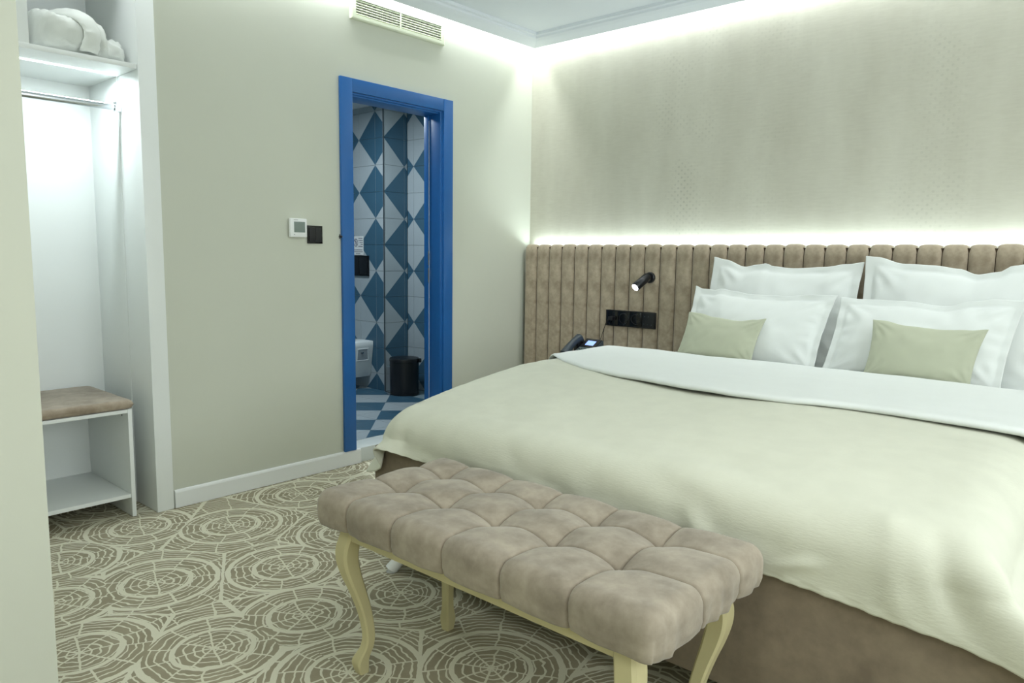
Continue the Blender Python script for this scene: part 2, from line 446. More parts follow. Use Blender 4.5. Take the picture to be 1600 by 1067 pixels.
# wall A: faces -y, runs along x; surface coords (x, z)
lay(wb, (0, YA + .011, 0), (1, 0, 0), (0, 0, 1), (0, -1, 0), joints(XB - 5 * T, XB - .001, -1.437), zj, (-1.437, 1.718))
# wall B: faces +x, runs along y; surface coord u = y (to the right = +y)
lay(wb, (XB - .011, 0, 0), (0, 1, 0), (0, 0, 1), (1, 0, 0), joints(YA + .001, YC, YA + .219), zj, (YA + .219, 1.718))
# wall C: faces -y
lay(wb, (0, YC + .009, 0), (1, 0, 0), (0, 0, 1), (0, -1, 0), joints(XB, XB + 4.2 * T, XB + .078), zj, (XB + .078 - T, 1.718 + T))
# floor: surface coords (x, y)
FT = .2115
T_old = T; T = FT
lay(flb, (0, 0, .0775), (1, 0, 0), (0, 1, 0), (0, 0, 1), joints(-2.0, -.166, -.316 - FT), joints(-2.0, YA, -1.192), (-.316 - FT, -1.192))
T = T_old
# corner profile of the pipe box
boxobj('trim_1', (XB - .004, YA - .002, .085), (XB + .003, YA + .004, 2.40), M['darkgrey'], kind='structure')

# ------------------------------------------------------------------ bathroom door frame (blue)
df = bpy.data.objects.new('door_1', None); COL.objects.link(df); df.location = (0, -1.2, .085); df['kind'] = 'structure'
pbox('casing', df, (.001, DY0 - .079, .0865), (.020, DY0, 2.172), M['blue'], .004)
pbox('casing', df, (.001, -.862, .0865), (.020, -.784, 2.172), M['blue'], .004)
pbox('header_casing', df, (.001, DY0, 2.100), (.019, -.862, 2.172), M['blue'], .004)
pbox('jamb', df, (-.150, DY0 - .02, .0865), (.001, DY0, 2.10), M['blue'], .002)
# right jamb with a rebate and a door stop
bm = bmesh.new()
for a, b in (((-.10, -.880, .0865), (.004, -.864, 2.10)), ((-.136, -.889, .0865), (-.10, -.864, 2.10))):
    box(bm, rel(df, a), rel(df, b), .002)
new_obj('jamb', bm, M['blue'], df, smooth=25)
pbox('door_stop', df, (-.003, -.872, .0865), (.008, -.862, 2.10), M['blue'], .001)
bm = bmesh.new()
for a, b in (((-.150, DY0, 2.082), (-.012, -.88, 2.10)), ((-.004, DY0, 2.090), (.003, -.862, 2.10))):
    box(bm, rel(df, a), rel(df, b), .0015)
new_obj('head_jamb', bm, M['blue'], df, smooth=25)
for z in (1.195, 1.085):
    s = pbox('strike_plate', df, (-.0999, -.8885, z - .045), (-.0980, -.8825, z + .045), M['brass'], .0005)
    s['label'] = 'nickel strike plate'
bm = bmesh.new(); tube(bm, [rel(df, (-.0990, -.8805, .10)), rel(df, (-.0990, -.8805, 2.05))], .0016, 6); g_ = new_obj('door_seal', bm, M['trimwhite'], df)

# unseen window added on the right wall to supply the room's light
w1 = bpy.data.objects.new('added_window_1', None); COL.objects.link(w1); w1.location = (RX, -2.7, 1.55); w1['kind'] = 'structure'
pbox('added_window_pane', w1, (RX - .012, -3.9, .80), (RX - .001, -1.5, 2.30), M['paper'], 0)
for a, b in (((RX - .05, -3.98, .72), (RX - .001, -3.9, 2.38)), ((RX - .05, -1.5, .72), (RX - .001, -1.42, 2.38)), ((RX - .05, -3.9, 2.30), (RX - .001, -1.5, 2.38)), ((RX - .05, -3.9, .72), (RX - .001, -1.5, .80)), ((RX - .04, -2.73, .80), (RX - .001, -2.67, 2.30))):
    pbox('added_window_frame', w1, a, b, M['trimwhite'], .003)

# ================================================================== WALL THINGS
# air vent
vent = thing('air_vent', (0.001, -1.205, 2.55), 'cream wall air vent grille high above the blue door frame', 'vent')
vy0, vy1, vz0, vz1 = -1.550, -.857, 2.487, 2.613
bm = bmesh.new()
def frame_ring(bm, outer, inner, x0, x1, ch):
    (a0, b0, a1, b1), (c0, d0, c1, d1) = outer, inner
    rows = [[(x0, a0, b0), (x0, a1, b0), (x0, a1, b1), (x0, a0, b1)],
            [(x1 - .004, a0 + ch * .2, b0 + ch * .2), (x1 - .004, a1 - ch * .2, b0 + ch * .2), (x1 - .004, a1 - ch * .2, b1 - ch * .2), (x1 - .004, a0 + ch * .2, b1 - ch * .2)],
            [(x1, a0 + ch, b0 + ch), (x1, a1 - ch, b0 + ch), (x1, a1 - ch, b1 - ch), (x1, a0 + ch, b1 - ch)],
            [(x1, c0, d0), (x1, c1, d0), (x1, c1, d1), (x1, c0, d1)], [(x0, c0, d0), (x0, c1, d0), (x0, c1, d1), (x0, c0, d1)]]
    gridmesh(bm, [[rel(vent, p) for p in r] for r in rows], closed=True)
frame_ring(bm, (vy0, vz0, vy1, vz1), (vy0 + .030, vz0 + .024, vy1 - .030, vz1 - .018), .001, .022, .008)
new_obj('frame', bm, M['cream_plastic'], vent)
pbox('backing', vent, (.0012, vy0 + .02, vz0 + .02), (.004, vy1 - .02, vz1 - .015), M['black'], 0)
pbox('mullion', vent, (.006, -1.208, vz0 + .024), (.021, -1.200, vz1 - .018), M['cream_plastic'], .001)
for k in range(6):
    z = vz0 + .032 + k * .0137
    for ya, yb in ((vy0 + .030, -1.208), (-1.200, vy1 - .030)):
        bm = bmesh.new()
        vs = box(bm, (-.005, -(yb - ya) / 2, -.0014), (.005, (yb - ya) / 2, .0014), 0)
        bmesh.ops.rotate(bm, verts=bm.verts, matrix=Matrix.Rotation(math.radians(-18), 3, 'Y'))
        new_obj('slat', bm, M['cream_plastic'], vent, loc=rel(vent, (.0135, (ya + yb) / 2, z)))
for k in range(18):
    y = vy0 + .045 + k * (vy1 - vy0 - .09) / 17
    pbox('vane', vent, (.0042, y - .001, vz0 + .024), (.0068, y + .001, vz1 - .018), M['cream_plastic'], 0)

# thermostat
th = thing('thermostat', (0.001, -1.907, 1.347), 'small white thermostat with a grey screen on the wall left of the door', 'thermostat')
bm = bmesh.new(); box(bm, rel(th, (.001, -1.948, 1.306)), rel(th, (.012, -1.866, 1.388)), .002); box(bm, rel(th, (.012, -1.957, 1.299)), rel(th, (.030, -1.857, 1.396)), .005)
new_obj('housing', bm, M['trimwhite'], th, smooth=25)
pbox('screen', th, (.0295, -1.935, 1.324), (.0312, -1.870, 1.379), M['screen_grey'], .0005)
pbox('button', th, (.0295, -1.937, 1.311), (.0312, -1.931, 1.314), M['screen_grey'], 0)
pbox('sensor_slot', th, (.0295, -1.937, 1.3865), (.0308, -1.912, 1.3885), M['screen_grey'], 0)
# light switch
sw = thing('light_switch', (0.001, -1.795, 1.315), 'black double rocker light switch on the wall right of the thermostat', 'switch')
pbox('frame', sw, (.001, -1.841, 1.268), (.010, -1.749, 1.363), M['black_gloss'], .002)
pbox('rocker', sw, (.009, -1.832, 1.277), (.0145, -1.796, 1.354), M['black'], .002)
pbox('rocker', sw, (.009, -1.794, 1.277), (.0145, -1.758, 1.354), M['black'], .002)
# hook on casing
hk = thing('door_bumper', (0.021, -1.633, 1.31), 'tiny black bumper knob at the left edge of the blue door frame', 'bumper')
bm = bmesh.new(); tube(bm, [(-.019, 0, 0), (0, 0, 0), (.004, 0, 0)], [.006, .006, .003], 10); new_obj('stem', bm, M['black'], hk, smooth=True)
bm = bmesh.new(); tube(bm, [(-.0185, 0, -.012), (-.0185, 0, .012)], .003, 8); new_obj('plate', bm, M['black'], hk, smooth=True)

# ================================================================== HEADBOARD
hb = thing('headboard', (2.2, -.001, 0), 'wide brown suede headboard of vertical padded channels along the back wall', 'headboard')
HX0, HX1, HTOP = .022, 4.38, 1.300
bm = bmesh.new(); box(bm, rel(hb, (HX0 + .004, -.066, .02)), rel(hb, (HX1 - .01, -.046, HTOP - .02)), 0)
for x in np.linspace(.1, 4.3, 8): box(bm, rel(hb, (x - .02, -.046, .02)), rel(hb, (x + .02, -.001, 1.15)), 0)
new_obj('backing_board', bm, M['seam'], hb)
NP = 40; PW = (HX1 - HX0) / NP
def channel_mesh(w0):
    bm = bmesh.new(); rows = []
    nu = 18
    # profile over the height: from bottom front up over the rounded top edge
    zs = [(.02, 0), (.6, 0), (1.15, 0), (1.24, 0)] + [(1.24 + .058 * math.sin(a), .030 * (1 - math.cos(a))) for a in np.linspace(.25, PI / 2, 7)]
    for (z, back) in zs:
        row = []
        for i in range(nu + 1):
            u = i / nu; e = 1 - abs(2 * u - 1) ** 5
            y = -.070 - .018 * e * (1 if back < .029 else .8) + back
            zz = z + (.012 * (e - 1) if z > 1.2 else 0)
            row.append(((u - .5) * (w0 - .003), y, zz))
        rows.append(row)
    rows.append([((i / nu - .5) * (w0 - .001), -.048, 1.285) for i in range(nu + 1)])
    gridmesh(bm, rows)
    me = bpy.data.meshes.new('channel'); bmesh.ops.recalc_face_normals(bm, faces=bm.faces); bm.to_mesh(me); bm.free()
    me.materials.append(M['suede_head'])
    for p in me.polygons: p.use_smooth = True
    return me
cm = channel_mesh(PW)
for k in range(NP):
    o = link('padded_channel', cm, hb); o.location = (HX0 + (k + .5) * PW - 2.2, .001, 0)
    if k in (3, 9, 17, 26, 33): o.scale.z = 1.002

# LED strip behind the headboard is a real strip
tag(boxobj('led_strip', (.1, -.024, 1.262), (4.3, -.012, 1.270), M['led']), 'glowing white light strip tucked behind the top of the headboard', 'light strip')

# reading lamp
rl = thing('reading_lamp', (1.058, -.090, 1.093), 'small black swivel reading lamp lit on the headboard', 'lamp')
bm = bmesh.new(); tube(bm, [(0, .003, 0), (0, -.012, 0), (0, -.016, 0)], [.034, .034, .030], 24); new_obj('wall_plate', bm, M['black'], rl, smooth=True)
bm = bmesh.new(); tube(bm, [(0, -.014, 0), (0, -.050, -.002)], .009, 12); new_obj('arm', bm, M['black'], rl, smooth=True)
d_ = Vector((-.03, -.10, -.07)).normalized(); h0 = Vector((.012, -.055, .006)); h1 = h0 + d_ * .112
bm = bmesh.new(); tube(bm, [h0 - d_ * .006, h0, h1, h1 + d_ * .003], [.022, .027, .027, .025], 24); new_obj('head', bm, M['black'], rl, smooth=True)
bm = bmesh.new(); tube(bm, [h1 + d_ * .002, h1 + d_ * .005], [.022, .021], 24); ln = new_obj('lens', bm, M['bulb'], rl, smooth=True); ln['label'] = 'bright white lens'
sl = bpy.data.lights.new('reading_lamp_light', 'SPOT'); sl.energy = 4; sl.spot_size = math.radians(70); sl.spot_blend = .6; sl.color = (.88, .95, 1); sl.shadow_soft_size = .02
so = bpy.data.objects.new('reading_lamp_light', sl); COL.objects.link(so); so.location = Vector(rl.location) + h1 + d_ * .012
so.rotation_euler = d_.to_track_quat('-Z', 'Y').to_euler()

# socket panel
sp = thing('socket_panel', (.925, -.094, .826), 'black panel of sockets and switches on the headboard under the reading lamp', 'socket')
pbox('frame', sp, (.742, -.100, .775), (1.110, -.088, .878), M['black'], .003)
for k in range(4):
    x0 = .748 + k * .0895
    pbox('module', sp, (x0 + .001, -.104, .782), (x0 + .0885, -.098, .872), M['black_gloss'] if k != 3 else M['black'], .002)
for k, x in enumerate((.882, .972)):
    bm = bmesh.new(); c = rel(sp, (x, -.104, .828))
    rr = [(.034, 0), (.034, -.004), (.030, -.005), (.028, .002), (.0, .003)]
    rows = [[(c[0] + r * math.cos(a), c[1] + dy, c[2] + r * math.sin(a)) for a in np.linspace(0, 2 * PI, 25)[:-1]] for r, dy in rr[:4]]
    vs = gridmesh(bm, rows, closed=True); bm.faces.new(vs[-1])
    rg = new_obj('socket_well', bm, M['black'], sp, smooth=30)
    for s in (-1, 1):
        bm = bmesh.new(); tube(bm, [(c[0] + s * .0095, c[1] + .0015, c[2]), (c[0] + s * .0095, c[1] - .001, c[2])], .0028, 8); new_obj('pin_hole', bm, M['black_gloss'], rg)
for k, (x, z) in enumerate(((1.035, .850), (1.062, .850), (1.030, .803), (1.056, .800), (1.084, .800))):
    bm = bmesh.new()
    if k < 2: box(bm, rel(sp, (x - .003, -.1055, z - .003)), rel(sp, (x + .003, -.1040, z + .003)), 0)
    else: tube(bm, [rel(sp, (x, -.1040, z)), rel(sp, (x, -.1055, z))], .003, 8)
    new_obj('pictogram', bm, M['darkgrey'], sp)
# charger plug with two thin cords hanging towards the nightstand
pg = thing('charger_cord', (.80, -.11, .826), 'black plug with two thin dark cords hanging from the socket panel', 'cord')
bm = bmesh.new(); box(bm, (-.016, -.030, -.012), (.020, .006, .012), .004); new_obj('plug', bm, M['black'], pg, smooth=True)
for pts, r in (([(-.014, -.022, -.004), (-.030, -.026, -.030), (-.045, -.028, -.080), (-.050, -.025, -.150), (-.045, -.02, -.235), (-.040, -.02, -.262)], .0022),
               ([(-.014, -.018, -.006), (-.040, -.022, -.050), (-.060, -.03, -.120), (-.078, -.04, -.190), (-.085, -.06, -.250), (-.085, -.07, -.262)], .0018)):
    kk = [(i, p) for i, p in enumerate(pts)]
    bm = bmesh.new(); tube(bm, [tuple(catmull(kk, t)) for t in np.linspace(0, len(pts) - 1, 26)], r, 8); new_obj('cord', bm, M['pipe'], pg, smooth='all')

# ================================================================== NIGHTSTAND + PHONE
ns = thing('nightstand', (.72, -.30, 0), 'white nightstand carrying the telephone beside the left edge of the bed', 'nightstand')
pbox('top', ns, (.55, -.44, .525), (1.05, -.098, .545), M['white'], .003)
pbox('side_panel', ns, (.555, -.43, .0), (.573, -.105, .525), M['white'], .001)
pbox('side_panel', ns, (1.027, -.43, .0), (1.045, -.105, .525), M['white'], .001)
pbox('shelf', ns, (.573, -.42, .10), (1.027, -.105, .118), M['white'], .001)
for z in (.125, .335):
    dr = pbox('drawer', ns, (.576, -.434, z), (1.024, -.130, z + .19), M['white'], .002)
    bm = bmesh.new(); tube(bm, [(0, 0, 0), (0, -.012, 0), (0, -.016, 0), (0, -.022, 0)], [.005, .005, .011, .009], 12)
    kn = new_obj('knob', bm, M['chrome'], dr, smooth=True, loc=(.08, -.134, z + .10))
ph = thing('telephone', (.672, -.28, .553), 'dark grey desk telephone with a lit blue screen on the nightstand', 'telephone')
ph.rotation_euler = (0, 0, math.radians(-8))
bm = bmesh.new()
prof = [(-.105, 0), (-.105, .018), (-.06, .045), (.02, .088), (.085, .135), (.095, .130), (.095, 0)]
vs = gridmesh(bm, [[(x, y, z) for y, z in prof] for x in (-.022, .118)], closed=True)
for r in vs: bm.faces.new(r)
bmesh.ops.bevel(bm, geom=list(bm.edges), offset=.004, segments=2, affect='EDGES')
new_obj('body', bm, M['darkgrey'], ph, smooth=True)
sl_ = math.atan2(.047, .065)
def onslope(x, y, off=0):
    z = .088 + (y - .02) * math.tan(sl_); return Vector((x, y, z)) + Vector((0, -math.sin(sl_), math.cos(sl_))) * off
def slope_box(name, x0, x1, y0, y1, t0, t1, mat, par):
    bm = bmesh.new(); c = [onslope(x0, y0, t0), onslope(x1, y0, t0), onslope(x1, y1, t0), onslope(x0, y1, t0)]
    d = [onslope(x0, y0, t1), onslope(x1, y0, t1), onslope(x1, y1, t1), onslope(x0, y1, t1)]
    vs = gridmesh(bm, [c, d], closed=True); bm.faces.new(vs[0]); bm.faces.new(vs[1]); return new_obj(name, bm, mat, par)
slope_box('screen_bezel', -.018, .112, .022, .084, -.001, .004, M['black'], ph)
scn_ = slope_box('screen', .012, .082, .034, .068, .003, .0048, M['lcd'], ph); scn_['label'] = 'lit blue screen'
slope_box('name_plate', .03, .09, .074, .079, .003, .0048, M['darkgrey'], ph)
for i in range(4):
    for j in range(4):
        x = .0 + i * .027; y = .004 - j * .020; z = .080 + (y - .004) * .52
        bm = bmesh.new(); box(bm, (x - .009, y - .006, z - .004), (x + .009, y + .006, z + .006), .002, seg=1); new_obj('key', bm, M['screen_grey'], ph)
# handset in its cradle on the left
hk_ = [(0, (-.048, -.092, .040)), (1, (-.048, -.050, .082)), (2, (-.048, -.005, .116)), (3, (-.048, .032, .136)), (4, (-.048, .052, .137))]
bm = bmesh.new(); rows = []
for t in np.linspace(0, 4, 25):
    p = catmull(hk_, t); wd = .024 + .004 * math.cos(t / 4 * 2 * PI); hh = .019 + .009 * abs(t / 2 - 1) ** 3
    rows.append([(p[0] + wd * math.copysign(abs(math.cos(a)) ** .6, math.cos(a)), p[1] - hh * .6 * math.copysign(abs(math.sin(a)) ** .6, math.sin(a)), p[2] + hh * math.copysign(abs(math.sin(a)) ** .6, math.sin(a))) for a in np.linspace(0, 2 * PI, 21)[:-1]])
vs = gridmesh(bm, rows, closed=True); bm.faces.new(vs[0]); bm.faces.new(vs[-1])
new_obj('handset', bm, M['darkgrey'], ph, smooth=True)
bm = bmesh.new(); box(bm, (-.080, -.100, .0), (-.030, .095, .030), .004); box(bm, (-.072, .015, .03), (-.030, .065, .116), .006); box(bm, (-.078, -.10, .02), (-.030, -.07, .042), .004)
new_obj('cradle', bm, M['black'], ph, smooth=True)

# ================================================================== BED
bed = thing('bed', (2.2, -1.2, 0), 'large double bed with a brown suede base on short white legs', 'bed')
BX0, BX1, BY0, BY1 = 1.205, 3.325, -2.34, -.10
pbox('base', bed, (BX0, BY0, .102), (BX1, BY1, .485), M['suede_bed'], .012)
mt_ = pbox('mattress', bed, (BX0 + .06, BY0 + .11, .486), (BX1 - .18, BY1 - .01, .615), M['cotton'], .045)
for sx, sy in ((-1, -1), (1, -1), (-1, 1), (1, 1)):
    x = (1.345 if sx < 0 else 3.185); y = (-2.285 if sy < 0 else -.25)
    bm = bmesh.new()
    tube(bm, [rel(bed, (x - sx * 0 + sx * k * .038, y + sy * k * .055, z)) for k, z in ((0, .103), (.25, .075), (.75, .03), (1, .012), (1, .001))], [.030, .029, .024, .025, .021], 16)
    new_obj('leg', bm, M['trimwhite'], bed, smooth=True)
# fitted sheet / pillow support
# ---- bedspread
HEADY = -0.90
keys = [  # A(x,y)  E(x,y)  H(x,y,z)
    (0.0, (1.31, -0.90, 1.110, -0.90, 1.080, -0.90, .40)),
    (1.0, (1.31, -1.45, 1.130, -1.45, 1.105, -1.45, .41)),
    (2.0, (1.32, -1.80, 1.165, -1.80, 1.120, -1.80, .40)),
    (2.8, (1.36, -2.06, 1.200, -2.08, 1.115, -2.10, .395)),
    (3.3, (1.40, -2.15, 1.235, -2.24, 1.130, -2.27, .38)),
    (3.6, (1.41, -2.17, 1.250, -2.28, 1.170, -2.352, .376)),
    (3.8, (1.42, -2.18, 1.262, -2.30, 1.225, -2.368, .387)),
    (3.98, (1.43, -2.18, 1.272, -2.32, 1.282, -2.372, .412)),
    (4.12, (1.44, -2.19, 1.280, -2.33, 1.280, -2.380, .440)),
    (4.28, (1.45, -2.19, 1.300, -2.34, 1.275, -2.400, .490)),
    (4.48, (1.47, -2.20, 1.35, -2.358, 1.345, -2.398, .497)),
    (4.8, (1.55, -2.21, 1.47, -2.356, 1.480, -2.362, .479)),
    (5.8, (1.85, -2.22, 1.83, -2.354, 1.83, -2.358, .472)),
    (6.8, (2.20, -2.22, 2.20, -2.352, 2.20, -2.356, .463)),
    (7.8, (2.55, -2.22, 2.55, -2.352, 2.55, -2.358, .456)),
    (8.6, (2.85, -2.22, 2.86, -2.355, 2.87, -2.360, .442)),
    (9.1, (3.00, -2.22, 3.06, -2.36, 3.09, -2.364, .426)),
    (9.4, (3.05, -2.20, 3.16, -2.36, 3.25, -2.370, .412)),
    (9.8, (3.07, -2.17, 3.24, -2.34, 3.50, -2.42, .375)),
    (10.1, (3.08, -2.13, 3.24, -2.27, 3.42, -2.34, .395)),
    (10.5, (3.09, -2.02, 3.235, -2.10, 3.36, -2.14, .42)),
    (11.2, (3.09, -1.80, 3.240, -1.80, 3.345, -1.80, .425)),
    (12.0, (3.09, -1.45, 3.240, -1.45, 3.340, -1.45, .425)),
    (13.0, (3.09, -0.90, 3.240, -0.90, 3.340, -0.90, .425))]
def ztop(x, y):
    t = max(0, min(1, (y + 2.2) / .8)); z = .668 + .044 * t * t * (3 - 2 * t)
    z += .026 * max(0, min(1, (1.7 - x) / .5)) * t
    ex = max(0, (abs(x - 2.2) - .55) / .45); z -= .010 * ex * ex
    ey = max(0, (-y - 1.95) / .3); z -= .018 * ey * ey
    z += .007 * nz(x * 2.2 + 3, y * 2.0, 1) + .0035 * nz(x * 3, y * 11, 5) + .002 * nz(x * 9 + y * 6, y * 22, 9)
    return z
CREASE = [  # soft folds in the cloth: from (x,y,z) to (x,y,z), half width, height
    ((1.60, -2.05, .68), (1.95, -2.36, .56), .030, -.010), ((1.75, -2.0, .68), (2.25, -2.37, .50), .045, .009),
    ((2.55, -2.37, .56), (2.62, -2.37, .47), .030, .012), ((2.05, -2.18, .66), (2.60, -2.36, .58), .040, -.009),
    ((3.02, -2.28, .66), (3.08, -2.37, .40), .030, .012), ((3.12, -2.30, .64), (3.21, -2.38, .44), .034, -.018),
    ((2.79, -2.36, .470), (2.89, -2.36, .512), .014, .009), ((1.42, -2.2, .66), (1.38, -2.38, .52), .030, -.012),
    ((1.34, -2.22, .66), (1.27, -2.35, .50), .022, .012), ((2.3, -2.1, .67), (3.0, -2.34, .60), .05, -.008)]
def crease(p):
    d = 0
    for a, b, wd, h in CREASE:
        a = Vector(a); b = Vector(b); ab = b - a; t = max(0, min(1, (p - a).dot(ab) / ab.length_squared))
        dd = (p - (a + ab * t)).length; fade = math.sin(PI * min(max(t, .02), .98)) ** .5
        d += 1.7 * h * fade * math.exp(-(dd / wd) ** 2)
    return d
NPER = 420; rows = []
stations = [list(catmull(keys, t)) + [1.31 + 1.78 * t / 13] for t in np.linspace(0, 13, NPER)]
NT1, NT2 = 46, 44
for s in np.linspace(0, 1, NT1):
    row = []
    for k in stations:
        ax, ay = k[0], k[1]; sx, sy = k[6 + 1], HEADY
        x = sx + (ax - sx) * s; y = sy + (ay - sy) * s
        row.append(Vector((x, y, ztop(x, y))))
    rows.append(row)
for s in np.linspace(0, 1, NT2)[1:]:
    row = []
    for i, k in enumerate(stations):
        A = Vector((k[0], k[1], ztop(k[0], k[1]))); E = Vector((k[2], k[3], 0)); H = Vector((k[4], k[5], k[6]))
        z0 = A.z
        P1 = Vector((A.x + (E.x - A.x) * .75, A.y + (E.y - A.y) * .75, z0 - .003))
        P2 = Vector((E.x + (H.x - E.x) * .05, E.y + (H.y - E.y) * .05, z0 - .055))
        # two cubic pieces give a soft shoulder and a straight fall
        sh = Vector((E.x + (H.x - E.x) * .12, E.y + (H.y - E.y) * .12, z0 - .115))
        if s < .45:
            u = s / .45; p = A * (1 - u) ** 3 + P1 * 3 * u * (1 - u) ** 2 + P2 * 3 * u * u * (1 - u) + sh * u ** 3
        else:
            u = (s - .45) / .55; p = sh * (1 - u) + H * u
        out = (E - Vector((A.x, A.y, 0))); out.z = 0; out.normalize()
        am = min(1, s * 2)
        p = p + out * (.005 * nz(i * .035, s * 2, 2) * am + .003 * nz(i * .12, s * 3, 7) * am) 
        if s > .93: p = p + out * .0015 * math.sin(i * .9) + Vector((0, 0, .0012 * math.sin(i * 1.7)))
        row.append(p)
    rows.append(row)
# creases displace along the local outward direction
for j, row in enumerate(rows):
    for i, p in enumerate(row):
        c = crease(p)
        if abs(c) > 1e-4:
            f = max(0, min(1, (j - NT1 + 14) / 26)); k = stations[i]; c *= 1 - .8 * max(0, (j - NT1) / NT2 - .45) / .55
            out = Vector((k[2] - k[0], k[3] - k[1], 0)).normalized()
            row[i] = p + (Vector((0, 0, 1)) * (1 - f) + out * f) * c
bm = bmesh.new(); gridmesh(bm, [[tuple(p) for p in r] for r in rows]); bmesh.ops.remove_doubles(bm, verts=bm.verts, dist=1e-5)
bs = new_obj('bedspread', bm, M['spread'], smooth='all')
tag(bs, 'cream woven bedspread draped over the foot and sides of the bed', 'bedspread')
sd = bs.modifiers.new('thickness', 'SOLIDIFY'); sd.thickness = .005; sd.offset = -1

# ---- white duvet turned down over the head half of the bed
def fold_y(x):
    ks = [(0, (-1.12,)), (.08, (-1.16,)), (.18, (-1.24,)), (.3, (-1.34,)), (.5, (-1.44,)), (.9, (-1.52,)), (1.2, (-1.55,)), (1.45, (-1.53,)), (1.65, (-1.48,)), (2.0, (-1.49,)), (2.4, (-1.50,))]
    return float(catmull(ks, max(0, min(2.4, x - 1.05)))[0])
def dz_top(x, y):
    t = max(0, min(1, (y + 1.5) / .9))
    return .736 + .003 * t * max(0, min(1, (x - 1.35) / .5)) + .004 * nz(x * 2.5, y * 3, 4) + .003 * nz(x * 7, y * 9, 8) - .008 * max(0, (abs(x - 2.2) - .6) / .4) ** 2 + .004 * max(0, min(1, (1.7 - x) / .4))
rows = []; NX = 240
for t in np.linspace(0, 1, NX):
    # lateral path: up the left side, across, down the right side
    L = t * (.26 + 2.15 + .26)
    XL, XR, r = 1.105, 3.245, .085
    if L < .26:
        q = (.26 - L); side = -1
    elif L > .26 + 2.15:
        q = L - .26 - 2.15; side = 1
    else: q = None
    arc = r * PI / 2
    if q is None:
        x = XL + (L - .26); drop = 0
        dx = min(x - XL, XR - x)
        if dx < r:
            a = (1 - dx / r); drop = r * (1 - math.sqrt(max(0, 1 - a * a))) * .75
            x = x
    else:
        x = (XL if side < 0 else XR) + side * .02 * (1 - math.exp(-q * 12)); drop = r * .75 + q
    xm = max(1.05, min(3.4, x))
    fy = fold_y(xm); yb = -.700 + .006 * nz(x * 4, 0, 3)
    row = []
    nj = 46
    # underside front edge -> roll -> top -> back roll
    top = [(fy + .055, -.024), (fy + .02, -.023), (fy + .006, -.021), (fy - .003, -.016), (fy - .006, -.009), (fy - .002, -.002), (fy + .010, .0025)]
    for yy, oz in top: row.append((yy, oz))
    for s in np.linspace(.02, 1, nj)[1:]: row.append((fy + (yb - .015 - fy) * (.02 + s * .98), .002 * math.sin(PI * s)))
    row += [(yb - .004, -.003), (yb + .004, -.012), (yb + .006, -.026), (yb + .002, -.045), (yb - .02, -.06)]
    pts = []
    thin = .35 + .65 * max(0, min(1, (x - 1.12) / .3))
    for yy, oz in row:
        oz *= thin
        z = dz_top(x, yy) - drop + oz
        if q is not None: 
            out = side * (-oz) ; z = dz_top(x, yy) - drop
            xx = x - out * .6 + .006 * nz(yy * 5, z * 6, 3) + .0
        else: xx = x
        z += .004 * math.exp(-((yy - fy - .03) / .02) ** 2) * nz(x * 6, 5, 1)
        pts.append((xx, yy, max(z, .46) if q is not None else z))
    rows.append(pts)
bm = bmesh.new(); gridmesh(bm, rows)
dv = new_obj('duvet', bm, M['cotton'], smooth='all')
tag(dv, 'white duvet turned down in a broad band below the pillows', 'duvet')
dv.modifiers.new('thickness', 'SOLIDIFY').thickness = .004; dv.modifiers['thickness'].offset = -1
# sheet between duvet and headboard
bm = bmesh.new(); rws = []
for y in np.linspace(-.80, -.115, 16):
    rws.append([(x, y, .655 - .03 * max(0, (abs(x - 2.2) - .93) / .06) ** 2 + .002 * nz(x * 6, y * 6)) for x in np.linspace(1.215, 3.185, 70)])
gridmesh(bm, rws); sh = new_obj('bed_sheet', bm, M['cotton'], smooth='all'); tag(sh, 'white fitted sheet under the pillows at the head of the bed', 'sheet')
sh.modifiers.new('thickness', 'SOLIDIFY').thickness = .006; sh.modifiers['thickness'].offset = -1

